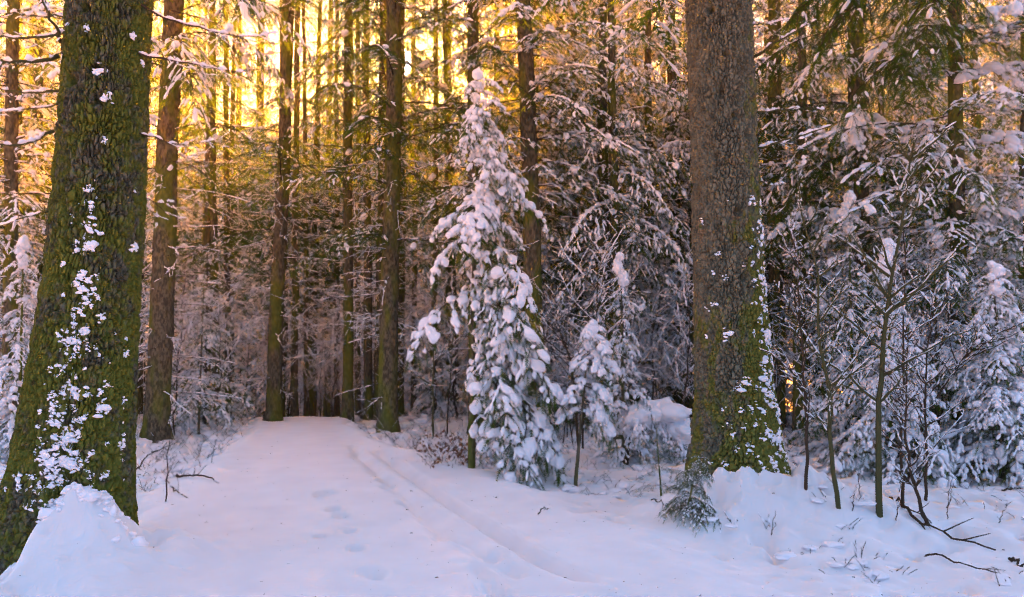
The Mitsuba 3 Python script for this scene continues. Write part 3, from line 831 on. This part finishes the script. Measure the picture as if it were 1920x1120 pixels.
ORANGE, DARK_BACK, LOADED = 'spruce_tree_002', 'spruce_tree_018', 'spruce_tree_021'
for i, (px, py, d, az, L, ti) in enumerate(((322, -40, 11.2, -30, 2.6, .1), (322, -10, 11.3, -10, 2.4, 0), (330, 60, 11.3, -60, 2.2, -.1), (318, 20, 11.5, 20, 2.2, 0), (310, 90, 11.4, -100, 1.8, 0), (330, -60, 11.0, -45, 2.9, .1))):
    weeping_bough(ORANGE, LIB_WEEP, px, py, d, az, L, ti, 400 + i)
for i, (px, py, d, az, L, ti, lib) in enumerate(((1790, 30, 10.6, -150, 2.6, .1, LIB_DARK), (1790, -30, 10.4, -140, 2.8, .25, LIB_DARK), (1790, 0, 10.4, -125, 2.5, .2, LIB_DARK), (1790, 90, 10.4, -160, 2.3, .1, LIB_DARK), (1790, -60, 10.4, -150, 3.0, .3, LIB_DARK), (1790, -20, 10.7, -165, 2.8, .2, LIB_DARK), (1795, 60, 10.7, -140, 2.2, 0, LIB_DARK), (1790, -50, 10.5, -120, 2.6, .2, LIB_DARK), (1800, 150, 10.6, -30, 1.9, .1, LIB_LOAD), (1795, 60, 10.6, -50, 2.2, .2, LIB_LOAD),
                                              (1800, 280, 10.7, -20, 1.7, .1, LIB_LOAD), (1790, 330, 10.5, -110, 1.6, 0, LIB_WEEP), (1790, 230, 10.6, -140, 1.9, 0, LIB_WEEP), (1790, 420, 10.6, -70, 1.6, 0, LIB_WEEP), (1800, -20, 10.6, -15, 2.3, .2, LIB_LOAD), (1795, 480, 10.6, -130, 1.6, 0, LIB_WEEP), (1795, 400, 10.6, -20, 1.5, 0, LIB_LOAD))):
    weeping_bough(LOADED, lib, px, py, d, az, L, ti, 430 + i)
for i, (px, py, d, az, L, ti, lib) in enumerate(((1618, 40, 12.2, -60, 2.0, 0, LIB_WEEP), (1618, 120, 12.2, -150, 2.2, .1, LIB_WEEP), (1620, 230, 12.2, -120, 2.0, 0, LIB_LOAD), (1620, 260, 12.3, -170, 2.0, 0, LIB_WEEP), (1622, 380, 12.2, -40, 1.7, 0, LIB_WEEP), (1622, 420, 12.2, -140, 1.8, 0, LIB_LOAD), (1624, 520, 12.2, -80, 1.5, 0, LIB_WEEP), (1616, 0, 12, -140, 2.4, .1, LIB_DARK), (1616, 60, 12, -170, 2.4, .1, LIB_DARK), (1618, 150, 12, -100, 2.2, .1, LIB_DARK), (1618, 200, 12, -165, 2.3, .1, LIB_DARK), (1620, 290, 12, -150, 2.1, 0, LIB_DARK), (1620, 330, 12, -60, 2.0, 0, LIB_DARK), (1620, 80, 12, -40, 2.3, .1, LIB_DARK), (1622, 400, 12, -175, 1.9, 0, LIB_DARK))):
    weeping_bough(DARK_BACK, lib, px, py, d, az, L, ti, 460 + i)

# ------------------------------------------------------------------ bare saplings with snow on every twig
def sapling_mesh(seed, H_, spread=.5, n=14, r=.012, sw=.010, snow=.8, depth=2, stem=None, lod=4):
    rng = np.random.default_rng(seed); W, S = MB(), MB()
    if stem is None:
        t = np.linspace(0, 1, 12); p = np.stack([np.cumsum(rng.normal(0, .03, 12)) * H_ * .3, np.cumsum(rng.normal(0, .03, 12)) * H_ * .3, H_ * t], -1); p -= p[0] * [1, 1, 0]
    else:
        p = stem
    rad = r * (1 - .8 * np.linspace(0, 1, len(p))) + .0015
    W.add(*tube(p, rad, 6, False)); snow_line(S, rng, p, rad, sw * .8, snow * .25)

    def grow(p, r, L, n, lvl):
        for _ in range(n):
            i = rng.integers(max(1, len(p) // 4), len(p)); ax = unit(p[i] - p[i - 1])
            a = rng.uniform(0, 2 * math.pi); out = np.array([math.cos(a), math.sin(a), rng.uniform(-.1, .7)])
            l = L * rng.uniform(.4, 1.1) * (1.2 - .7 * i / len(p)); d = unit(ax * .6 + out * .8)
            q = branch_line(p[i], p[i] + d * l, l * rng.uniform(-.03, .08), 7, l * .02, rng.integers(1e6))
            rr = r * (1 - .7 * np.linspace(0, 1, 7)) + .001
            W.add(*tube(q, rr, 3 if lvl else lod, False)); snow_line(S, rng, q, rr, sw * (1 if lvl == 0 else .75), snow)
            if lvl + 1 < depth:
                grow(q, r * .5, l * .55, rng.integers(3, 7), lvl + 1)
    grow(p, r * .5, H_ * spread, n, 0)
    return W, S


for i in range(4):
    w_, s_ = sapling_mesh(500 + i, 3.0, .42, 16, .014, .013, .85, 2)
    group_of(f'bare_sapling_{"abcd"[i]}', trunk=mikit.ply(w_.get(), 'twig_bsdf'), snow=mikit.ply(s_.get(), 'snow_thin', True))


def px_stem(pts, d, foot=True):
    q = np.array([at(x, y, d + dd) for x, y, dd in pts])
    if foot:
        q[0, 2] = float(H(q[0, 0], q[0, 1])) - .05
    t = np.linspace(0, 1, len(q)); tt = np.linspace(0, 1, 16)
    return np.stack([np.interp(tt, t, q[:, k]) for k in range(3)], -1) + np.random.default_rng(len(pts) + int(pts[0][0])).normal(0, .006, (16, 3))


SAP = [
    ('olive-barked sapling with a forked top standing clear in the snow', 1650, 970, [(1650, 968, 0), (1646, 800, 0), (1655, 660, .1), (1666, 560, .1), (1690, 430, .2), (1705, 300, .3)], .026, 14, .28),
    ('mossy green sapling curving up beside the scaly-barked giant', 1572, 953, [(1572, 952, 0), (1560, 850, 0), (1552, 720, .1), (1535, 640, .1), (1533, 520, .2), (1500, 380, .3)], .019, 10, .22),
    ('thin snow-dusted sapling closest to the scaly-barked giant', 1512, 925, [(1512, 926, 0), (1512, 800, 0), (1506, 690, 0), (1500, 560, .1), (1488, 430, .2)], .014, 10, .2),
    ('dark thin sapling just behind the olive-barked one', 1692, 950, [(1692, 950, 0), (1690, 850, 0), (1696, 700, 0), (1694, 590, 0), (1700, 480, .1)], .014, 12, .25),
    ('dark sapling leaning over towards the olive-barked one', 1742, 990, [(1742, 988, 0), (1718, 920, 0), (1700, 840, 0), (1698, 760, 0), (1702, 640, 0)], .015, 10, .25),
    ('crooked sapling with snowy forks among the thin stems', 1735, 940, [(1735, 942, 0), (1738, 860, 0), (1734, 760, 0), (1740, 650, 0), (1760, 560, 0)], .014, 14, .35),
    ('snow-crusted twiggy sapling reaching over the thicket edge', 1700, 900, [(1700, 900, 0), (1735, 780, 0), (1790, 690, 0), (1840, 640, -.2), (1930, 600, -.4)], .016, 14, .30),
    ('thin pole-like sapling standing by the snow-laden young spruce', 812, 830, [(812, 832, 0), (812, 700, 0), (813, 600, 0), (812, 500, 0)], .016, 5, .2),
    ('pale bare sapling with wide white forks behind the small snow-capped spruce', 1080, 860, [(1085, 862, 0), (1080, 760, 0), (1072, 680, 0), (1056, 640, 0), (1040, 560, 0)], .018, 16, .35),
]
for i, (lab, bx, by, pts, r, n, spread) in enumerate(SAP):
    g = ground_hit(bx, by); p = px_stem(pts, g[1])
    k = thing('bare_sapling', lab, 'sapling')
    w_, s_ = sapling_mesh(520 + i, float(p[-1, 2] - p[0, 2]), spread, n + 10, r, .009, .6, 2, p)
    part(k, 'trunk', w_, 'mossy_twig_bsdf' if i in (0, 1, 7) else 'twig_bsdf', False, 'stuff'); part(k, 'snow', s_, 'snow_thin', True, 'stuff')

# ------------------------------------------------------------------ fallen and standing sticks on the snow
def stick(label, pts, r, seed, bsdf='twig_bsdf', lift=.012, twigs=2, snow=.15, standing=False, group=None):
    rng = np.random.default_rng(seed)
    q = np.array([ground_hit(x, y) for x, y in pts])
    if standing:
        q = np.array([at(x, y, q[0][1]) for x, y in pts]); q[0, 2] -= .05
    t = np.linspace(0, 1, len(q)); tt = np.linspace(0, 1, 14)
    p = np.stack([np.interp(tt, t, q[:, k]) for k in range(3)], -1)
    if not standing:
        p[:, 2] = H(p[:, 0], p[:, 1]) + lift + .02 * np.sin(np.linspace(0, math.pi, 14))
    p += rng.normal(0, .006, p.shape)
    W, S = MB(), MB(); rad = r * (1 - .6 * tt); W.add(*tube(p, rad, 6)); snow_line(S, rng, p, rad, r * .8, snow)
    L = np.linalg.norm(p[-1] - p[0])
    for _ in range(twigs):
        i = rng.integers(4, 12); d = unit(p[i] - p[i - 1]); e = p[i] + unit(d + rng.normal(0, .6, 3) + UP * .3) * L * rng.uniform(.1, .3)
        W.add(*tube(branch_line(p[i], e, 0, 5, .004, rng.integers(1e6)), r * .45 * (1 - .6 * np.linspace(0, 1, 5)), 4))
    k = thing('fallen_stick' if not standing else 'dry_stem', label, 'stick' if not standing else 'stem', group)
    part(k, 'branch', W, bsdf)
    part(k, 'snow', S, 'snow_thin', True, 'stuff')


stick('short dark stick lying alone on the snow near the path edge', [(330, 896), (365, 898), (410, 908)], .013, 1)
stick('long curved stick on the snow below the olive-barked sapling', [(1690, 945), (1720, 985), (1780, 1012), (1868, 1038)], .014, 2, twigs=4)
stick('thin wavy stick on the snow at the lower edge', [(1725, 1040), (1780, 1062), (1880, 1082)], .009, 3, twigs=1)
stick('stub of a stick poking out of the snow at the frame edge', [(1893, 1052), (1925, 1066)], .012, 4, twigs=0)
stick('slanting bare twig leaning from the mossy giant over the snow', [(246, 885), (280, 850), (345, 825)], .010, 5, standing=True, twigs=3, snow=.5)
stick('upright thin stem by the mossy giant', [(310, 943), (314, 870), (320, 800)], .007, 6, standing=True, twigs=1)
stick('low hooked twig in the snow near the mossy giant', [(310, 902), (330, 925), (352, 938)], .007, 7, twigs=2)
stick('twig bending out of the snow beside the path', [(362, 872), (380, 830), (420, 800)], .005, 8, standing=True)
stick('little forked twig on the smooth path bank', [(1010, 968), (1030, 960)], .006, 9, twigs=2, lift=.02)
stick('bent twig sticking up before the scaly-barked giant', [(1222, 942), (1240, 950), (1255, 960)], .006, 10, twigs=1, lift=.02)
stick('small dark stick by the thicket', [(1880, 925), (1925, 915)], .010, 11, twigs=1)
stick('brown snapped twig leaning among the saplings', [(1665, 930), (1690, 950), (1745, 985)], .010, 12, twigs=3)
for i, (x, y, h, dx) in enumerate(((1775, 955, 60, 10), (1775, 975, 70, 14), (1838, 900, 40, -3), (1925, 940, 60, 12), (1870, 985, 40, 20), (1595, 960, 50, 12), (1445, 1008, 50, 10), (1612, 940, 60, -4), (1680, 980, 90, 10), (376, 880, 60, -8), (395, 870, 70, 18), (660, 1000, 0, 0))):
    if h:
        stick(f'dry thin stem poking out of the snow', [(x, y), (x + dx * .4, y - h * .5), (x + dx, y - h)], .0045, 30 + i, standing=True, twigs=2, snow=.2, group='dry stems in the snow')

# ------------------------------------------------------------------ low growth
def leaf_quads(mb, rng, pos, size):
    n = len(pos); d = unit(rng.normal(0, 1, (n, 3))); u = unit(rng.normal(0, 1, (n, 3)))
    tv = np.array([[0, 0, 0], [.5, .32, .05], [1, 0, 0], [.5, -.32, .05]], float); tf = np.array([[0, 1, 2], [0, 2, 3]])
    s = size * rng.uniform(.6, 1.3, n)
    mb.add(*inst(tv, tf, frames(d, u, s, s, s), pos))


k = thing('leafy_shrub', 'low brown-leaved shrub half buried in snow beside the path bend', 'shrub')
rng = np.random.default_rng(600); W, S, D = MB(), MB(), MB()
for _ in range(150):
    g = ground_hit(rng.uniform(795, 950), rng.uniform(838, 880)); a = rng.uniform(0, 2 * math.pi); l = rng.uniform(.12, .36)
    e = g + np.array([math.cos(a) * .7, math.sin(a) * .7, rng.uniform(.3, 1.1)]) * l
    p = branch_line(g - UP * .05, e, -.03, 6, .01, rng.integers(1e6)); W.add(*tube(p, .0035, 3, False)); snow_line(S, rng, p, .003, .013, .5)
    if g[0] < -.55:
        leaf_quads(D, rng, p[rng.integers(2, 6, 5)] + rng.normal(0, .02, (5, 3)), .045)
part(k, 'stems', W, 'twig_bsdf', False, 'stuff'); part(k, 'leaves', D, 'dead_leaf_bsdf', False, 'stuff'); part(k, 'snow', S, 'snow_thin', True, 'stuff')

# dwarf shrubs under the snow: twigs and snow pads over the ground beside the path
rng = np.random.default_rng(610); W, S = MB(), MB()
cand = np.stack([rng.uniform(-9, 9, 9000), 4.2 + 12.3 * rng.random(9000) ** .8], -1)
xc, hw = lerp1(cand[:, 1], [(a, b) for a, b, _ in PATH]), lerp1(cand[:, 1], [(a, c) for a, _, c in PATH])
e = np.abs(cand[:, 0] - xc) / hw
pat = meshkit.fbm(np.stack([cand[:, 0] * .9, cand[:, 1] * .9, cand[:, 0] * 0], -1), 3, 9)
keep = (e > 1.32 - .22 * np.clip((cand[:, 1] - 8) / 3, 0, 1)) & (np.abs(cand[:, 0]) < cand[:, 1] * .7) & (pat > .47 - .12 * np.clip((cand[:, 1] - 8) / 3, 0, 1)) & (np.hypot(*(cand - T1).T) > .75) & (np.hypot(*(cand - T2).T) > .7)
cand = cand[keep][:1900]
hz = H(cand[:, 0], cand[:, 1])
for (x, y), z in zip(cand, hz):
    tall = .6 + .05 * max(0, y - 6) + .12 * max(0, y - 9)
    for _ in range(rng.integers(2, 6)):
        a = rng.uniform(0, 2 * math.pi); l = rng.uniform(.05, .17) * tall
        g = np.array([x, y, z - .02]) + rng.normal(0, .035, 3) * [1, 1, 0]
        p = branch_line(g, g + np.array([math.cos(a), math.sin(a), rng.uniform(.4, 1.4)]) * l, -.01, 4, .004, rng.integers(1e6))
        W.add(*tube(p, .0028, 3, False)); snow_line(S, rng, p, .002, .009, .45, 'lo')
    if rng.random() < .8:
        r = rng.uniform(.03, .075) * (1 + .16 * max(0, y - 8)); nb = rng.integers(1, 3)
        pos = np.array([x, y, z - .004]) + rng.normal(0, .06, (nb, 3)) * [1, 1, .12]
        blobs(S, rng, pos, frames(unit(rng.normal(0, 1, (nb, 3)) * [1, 1, .1]), np.tile(UP, (nb, 1)), r * 1.4, r, r * (.38 if y < 8.5 else .6)), 2 if y < 8 else 1)
tag('undergrowth', 'low dwarf shrubs under snow along both sides of the path', 'undergrowth', kind='stuff')
part('undergrowth', 'twigs', W, 'twig_bsdf', False, 'stuff'); part('undergrowth', 'snow', S, 'snow_thick', True, 'stuff')

# bits of bark, cones and needles fallen on the snow
rng = np.random.default_rng(620); W = MB()
c = np.stack([rng.uniform(-4.5, 5, 900), 3.6 + 8 * rng.random(900) ** 1.5], -1)
hz = H(c[:, 0], c[:, 1])
d = unit(rng.normal(0, 1, (900, 3)) * [1, 1, .15])
l = rng.lognormal(-4.7, .5, 900)
tv, tf = tube(np.array([[0, 0, 0], [.5, .08, .05], [1, 0, 0]]), [.09, .14, .05], 4)
W.add(*inst(tv, tf, frames(d, np.tile(UP, (900, 1)), l, l, l), np.stack([c[:, 0], c[:, 1], hz + .003], -1)))
part(None, 'litter', W, 'twig_bsdf'); tag('litter', 'scattered specks of bark and needles on the snow', 'litter', kind='stuff')

# a low spruce bent into an arch by its load, and the dark bushy one at the giant's foot
k = thing('bent_spruce', 'low spruce bent into an arch under a thick slab of snow', 'tree')
rng = np.random.default_rng(630); g = ground_hit(1180, 872); N, W, S = MB(), MB(), MB()
arch = np.array([at(x, y, g[1] + dd) for x, y, dd in ((1176, 872, 0), (1180, 800, 0), (1205, 782, .05), (1235, 776, .1), (1262, 785, .1), (1274, 825, .05))])
t = np.linspace(0, 1, len(arch)); tt = np.linspace(0, 1, 24); p = np.stack([np.interp(tt, t, arch[:, q]) for q in range(3)], -1)
W.add(*tube(p, .02 * (1 - .6 * tt), 6))
for j in range(46):
    i = rng.integers(6, 24); a = rng.uniform(0, 2 * math.pi)
    bn, bw, bs = place_boughs(LIB_HEAVY, rng, np.array([0.]), np.array([a]), np.array([rng.uniform(.25, .5)]), 1.2, 0, np.array([-.5]))
    for o, m in ((N, bn), (W, bw), (S, bs)):
        if len(m[0]): o.add(m[0] + p[i], m[1])
m = 80; i = rng.integers(4, 24, m); r = rng.uniform(.07, .15, m)
blobs(S, rng, p[i] + rng.normal(0, 1, (m, 3)) * [.05, .09, .02] + UP * .05, frames(unit(rng.normal(0, 1, (m, 3)) * [1, 1, .15]), np.tile(UP, (m, 1)), r * 1.3, r * 1.1, r * .8), 2)
part(k, 'trunk', W, 'twig_bsdf'); part(k, 'needles', N, 'needle_bsdf', False, 'stuff'); part(k, 'snow', S, 'snow_thick', True, 'stuff')
young_spruce('young_spruce', 'small dark spruce seedling leaning against the foot of the scaly-barked giant', 1286, 968, .50, .28, LIB_SEED, .5, 309, .012, (.25, .1), 60, zlow=.02, power=.6, tip=False)
young_spruce('young_spruce', 'tiny bare-looking spruce seedling hanging its twigs before the bent one', 1240, 940, .75, .30, LIB_GREEN, 1.8, 310, .010, (-.05, .1), 22, zlow=.1, power=.6, tip=False, d=8.0)

# ------------------------------------------------------------------ the forest behind
LIB_THICK = library(14, 6, L=1.8, a0=.05, a1=-.8, nlat=9, latf=.42, hang=.5, sprig=.40, step=.27, lod='lo', snow=1.3, snow_w=.075, lumps=1, lump_r=.12, lump_sub=0)
LIB_DROOP = library(18, 6, L=1.8, a0=.0, a1=-1.0, nlat=18, latf=.34, hang=.8, sprig=.15, step=.095, lod='mid', snow=.40, snow_w=.024, lumps=4, lump_r=.055, lump_sub=0)
LIB_DROOPG = library(19, 6, L=1.8, a0=.0, a1=-1.0, nlat=18, latf=.34, hang=.85, sprig=.16, step=.09, lod='mid', snow=.16, snow_w=.022, lumps=2, lump_r=.055, lump_sub=0)
LIB_FAR2 = library(13, 6, L=1.8, a0=.05, a1=-.75, nlat=9, latf=.38, hang=.5, sprig=.34, step=.2, lod='lo', snow=.72, snow_w=.042, lumps=2, lump_r=.08, lump_sub=0)
FAR_TREES = [('snowy', LIB_FAR2, 2.2, 9, 17.5, 3.6), ('dusted', LIB_FARG, 2.1, 9, 17.5, 4.6), ('laden', LIB_FAR, 2.0, 11, 11.0, 1.4), ('green', LIB_FARG, 2.0, 14, 11.0, 2.6), ('thicket', LIB_THICK, 2.1, 10, 9.0, .5), ('sunny', LIB_FARG, 2.3, 9, 15.0, 4.0), ('drooping', LIB_DROOP, 2.0, 9, 9.0, 1.0), ('shadowed', LIB_DROOPG, 2.0, 9, 9.0, 1.6)]
for i, (nm, lib, L, pm, top, low) in enumerate(FAR_TREES):
    v, f = slim_trunk(np.array([0, 0, -.3]), np.array([0, 0, top - .8]), .14, .05, 700 + i, 8, 22)
    N, W, S = crown(lib, 710 + i, low, top, top + (4 if nm == 'thicket' else 1), L, pm, 1.8, .7, .6)
    dw, ds = dead_crown(720 + i, 1.0, 5.0, 34)
    Wm = MB().add(*W).add(*dw).get(); Sm = MB().add(*S).add(*ds).get()
    group_of('far_' + nm, trunk=mikit.ply((v, f), 'bark_slim_bsdf', True), needles=mikit.ply(N, 'needle_bsdf'), boughs=mikit.ply(Wm, 'twig_bsdf'), snow=mikit.ply(Sm, 'snow_thin', True))
LIB_FARY = library(9, 5, L=1.2, a0=-.05, a1=-1.0, nlat=9, latf=.42, hang=.65, sprig=.24, step=.15, lod='lo', snow=.95, snow_w=.04, lumps=7, lump_r=.075, lump_sub=0)
for i in range(2):
    rng = np.random.default_rng(740 + i); n = 42; zs = 3.0 * (.04 + .95 * np.sort(rng.random(n)))
    N, W, S = place_boughs(LIB_FARY, rng, zs, np.arange(n) * 2.399, .95 * np.clip((3.15 - zs) / 3, .05, 1) ** .75 * rng.uniform(.7, 1.2, n), 1.2, .01)
    v, f = tube(np.stack([np.zeros(8), np.zeros(8), np.linspace(-.2, 3, 8)], -1), np.linspace(.035, .006, 8), 6)
    group_of(f'far_young_{"ab"[i]}', trunk=mikit.ply((v, f), 'twig_bsdf'), needles=mikit.ply(N, 'needle_bsdf'), boughs=mikit.ply(W, 'twig_bsdf'), snow=mikit.ply(S, 'snow_thin', True))

rng = np.random.default_rng(800)


LOOK = {'snowy': 'tall snow-laden', 'dusted': 'tall thinly dusted', 'laden': 'snow-heavy', 'green': 'dark green', 'thicket': 'low snow-smothered', 'sunny': 'loose golden-lit', 'drooping': 'drooping snow-hung', 'shadowed': 'dark drooping', 'young': 'small snow-laden', 'sapling': 'bare snow-lined'}


def far_thing(name, group, x, y, s, rz, label, cat, grp, sink=.1, kids=('trunk', 'needles', 'boughs', 'snow')):
    px = CX + F * x / y
    place = ('beside and behind the mossy giant' if px < 270 else 'in the wood behind the orange trunk' if px < 430 else 'past the path crest' if px < 700 else 'behind the stout sunlit trunk' if px < 900
             else 'between the snow-bowed spruce and the scaly-barked giant' if px < 1330 else 'behind the bare saplings at the thicket edge')
    look = next(v for q_, v in LOOK.items() if q_ in group)
    label = f"{look} {'sapling' if cat == 'sapling' else 'spruce'} {'deep in the wood ' if y > 24 and ' in the wood' not in place else ''}{place}"
    grp = label.replace('spruce ', 'spruces ', 1).replace('sapling ', 'saplings ', 1)
    key = thing(name, label, cat, grp)
    for c_ in kids:
        if c_ != 'trunk' or cat == 'sapling':
            labels[f'{key}__{c_}'] = {'kind': 'stuff'}
    copy(key, group, xform([x, y, float(H(x, y, False)) - sink], rz, s, rng.normal(0, .012, 2)))


FAR = []
y = 15.0
while y < 53:
    step = 2.7 + .05 * (y - 15)
    x = -.72 * y - 3
    while x < .72 * y + 3:
        qx, qy = x + rng.uniform(-.45, .45) * step, y + rng.uniform(-.45, .45) * step
        x += step * (1 if abs(x) > 3 else 1.0)
        pc = lerp1(qy, [(a, b) for a, b, _ in PATH])
        if abs(qx - pc) < 1.5 and qy < 19:
            continue
        if (qy > 22 and rng.random() < (.35 if CX + F * qx / qy < 960 else .15)) or (qy < 20 and 400 < CX + F * qx / qy < 930) or (qy < 27 and 330 < CX + F * qx / qy < 930 and (rng.random() < .65 or 470 < CX + F * qx / qy < 830)):
            continue
        FAR.append((qx, qy))
    y += step
for qx, qy in FAR:
    u = rng.random()
    px = CX + F * qx / qy
    green = 300 < px < 800
    if qy < 25:
        g = ('far_green' if u < .65 else 'far_laden') if green else ('far_laden' if u < .8 else 'far_green')
    else:
        g = 'far_dusted' if u < (.65 if green else .2) else 'far_snowy'
    sxy, sz = rng.uniform(.7, 1.15), rng.uniform(.85, 1.15)
    if 17 < qy < 30 and 300 < px < 960:          # younger, lower wood towards the sun
        top = max(3.0, .335 * (qy - 14) + 2.6 - float(H(qx, qy, False))) * rng.uniform(.92, 1.08)
        g = 'far_thicket' if qy < 40 else 'far_dusted'; sz = top / (9.0 if qy < 40 else 17.5); sxy = max(.6, min(1.1, sz * 1.25))
    if qy > 30:
        sz *= .9 if 420 < px < 900 else 1.75
    far_thing('far_spruce', g, qx, qy, (sxy, sxy, sz), rng.uniform(0, 6.28), 'slim snow-dusted spruce deep in the forest', 'tree', 'spruces deep in the forest')
for i, px in enumerate((1005, 1040, 1085, 1130, 1160, 1215, 1250, 1290, 1440, 1500, 1540, 1590, 1660, 1710, 1760, 1850, 1900, 1960, -60, 20, 80, 110)):      # closer ranks that close off the wood
    qy = 12.6 + 4.2 * rng.random(); qx = (px + rng.uniform(-14, 14) - CX) / F * qy
    far_thing('drooping_spruce', 'far_drooping' if i % 3 else 'far_shadowed', qx, qy, (rng.uniform(.8, 1.05),) * 2 + (rng.uniform(.85, 1.1),), rng.uniform(0, 6.28), 'drooping spruce with dark boughs under loose snow at the thicket edge', 'tree', 'drooping spruces at the thicket edge')
for i in range(24):      # the wood stands closer on this side
    qy = 19 + 12 * rng.random(); qx = (rng.uniform(980, 2000) - CX) / F * qy
    far_thing('far_spruce', 'far_laden', qx, qy, (1.1, 1.1, 1.15 + .02 * (qy - 19)), rng.uniform(0, 6.28), '', 'tree', '')
for i in range(7):      # loose-crowned older trees that stand in the sun
    qy = (14.5 if i < 3 else 18.5) + 3 * rng.random(); qx = ((390, 860, 940, 435, 520, 585, 650)[i] + rng.uniform(-12, 12) - CX) / F * qy
    far_thing('sunlit_spruce', 'far_sunny', qx, qy, (rng.uniform(.85, 1.05),) * 2 + (rng.uniform(.7, .8),), rng.uniform(0, 6.28), 'loose-crowned spruce with golden sunlit boughs standing past the path crest', 'tree', 'sunlit spruces past the path crest')
for i in range(95):      # the thicket towards the sun
    qy = 26 + 20 * rng.random(); qx = -3.2 - .14 * (qy - 14) + rng.uniform(-6.5, 5.5)
    top = (.335 * (qy - 14) + 2.6 - float(H(qx, qy, False))) * rng.uniform(.92, 1.08)
    sz = top / 9.0
    far_thing('far_spruce', 'far_thicket', qx, qy, (max(.5, sz * 1.2), max(.5, sz * 1.2), sz), rng.uniform(0, 6.28), 'slim snow-dusted spruce deep in the forest', 'tree', 'spruces deep in the forest')
for i in range(120):
    qy = 13.5 + 22 * rng.random() ** 1.2; qx = rng.uniform(-.7, .7) * qy
    pc = lerp1(qy, [(a, b) for a, b, _ in PATH])
    if (abs(qx - pc) < 1.6 and qy < 19) or (440 < CX + F * qx / qy < 790 and qy < 19):
        continue
    s = rng.uniform(.45, 1.15)
    far_thing('far_young_spruce', f'far_young_{"ab"[i % 2]}', qx, qy, (s * rng.uniform(.8, 1.1), s, s), rng.uniform(0, 6.28), 'small snow-laden spruce in the thicket between the trunks', 'tree', 'small spruces in the thicket')
for i in range(190):
    qy = 12.5 + 18 * rng.random() ** 1.3; qx = rng.uniform(-.7, .7) * qy
    pc = lerp1(qy, [(a, b) for a, b, _ in PATH])
    if abs(qx - pc) < 1.3 and qy < 19:
        continue
    s = rng.uniform(.5, 1.2)
    far_thing('thicket_sapling', f'bare_sapling_{"abcd"[i % 4]}', qx, qy, (s * 1.1, s * 1.1, s), rng.uniform(0, 6.28), 'bare snow-lined sapling in the thicket between the trunks', 'sapling', 'bare saplings in the thicket', .05, ('trunk', 'snow'))

YOUNG = [('pointed young spruce deep behind the olive-barked sapling', 1600, 860, 3.4, .9, 321), ('dense snowy young spruce behind the crooked sapling', 1760, 862, 3.2, 1.0, 322),
         ('young spruce with white shoulders at the frame edge', 1930, 870, 3.6, 1.1, 323), ('young spruce with dark skirts behind the reaching sapling', 1830, 850, 3.8, 1.1, 324), ('low snowy spruce between the reddish trunk and the curving sapling', 1545, 842, 2.2, .6, 325),
         ('snow-shrouded young spruce beyond the bent one', 1250, 800, 3.6, .8, 326), ('frosted young spruce past the forked white sapling', 1110, 800, 3.0, .8, 327), ('slender frosted spruce behind the tall leaning trunk', 1020, 800, 3.2, .8, 328), ('small frosted spruce at the edge of the mossy giant', 60, 805, 2.4, .9, 329)]
for lab, px, py, h, w, sd in YOUNG:
    young_spruce('young_spruce', lab, px, py, h, w, LIB_FARY, 1.2, sd, .03, (0, 0), 56, zlow=.03, power=.7)

for i in range(120):
    px = rng.uniform(1000, 1300) if i < 36 else rng.uniform(500, 860) if i < 96 else rng.uniform(1440, 1930)
    qy = (rng.uniform(11, 15.5) if i < 36 else rng.uniform(15.5, 25) if i < 96 else rng.uniform(10.5, 14)); qx = (px - CX) / F * qy; s = rng.uniform(.4, .95)
    far_thing('thicket_sapling', f'bare_sapling_{"abcd"[i % 4]}', qx, qy, (s * 1.2, s * 1.2, s), rng.uniform(0, 6.28), '', 'sapling', '', .05, ('trunk', 'snow'))

# the crowns of the two giants, high above the frame
for key, c, rz in ((big1, T1, .4), (big2, T2, 2.0)):
    for c_ in ('needles', 'boughs', 'snow'):
        labels[f'{key}__crown__{c_}'] = {'kind': 'stuff'}
    copy(f'{key}__crown', 'crown_upper', xform([c[0] + (.45 if key == big1 else -.2), c[1], 5.6], rz, (1.7, 1.7, 1.3)))

# haze
scene['haze_air'] = {'type': 'homogeneous', 'albedo': rgb(0.95, 0.95, 0.95), 'sigma_t': HAZE, 'phase': {'type': 'hg', 'g': 0.82}}
if HAZE > 0:
    scene['haze'] = {'type': 'cube', 'to_world': T().translate([0, 130, 22]).scale([290, 200, 28]), 'bsdf': {'type': 'null'}, 'interior': {'type': 'ref', 'id': 'haze_air'}}
    scene['camera']['medium'] = {'type': 'ref', 'id': 'haze_air'}
    tag('haze', 'thin winter mist hanging between the trees', kind='stuff')
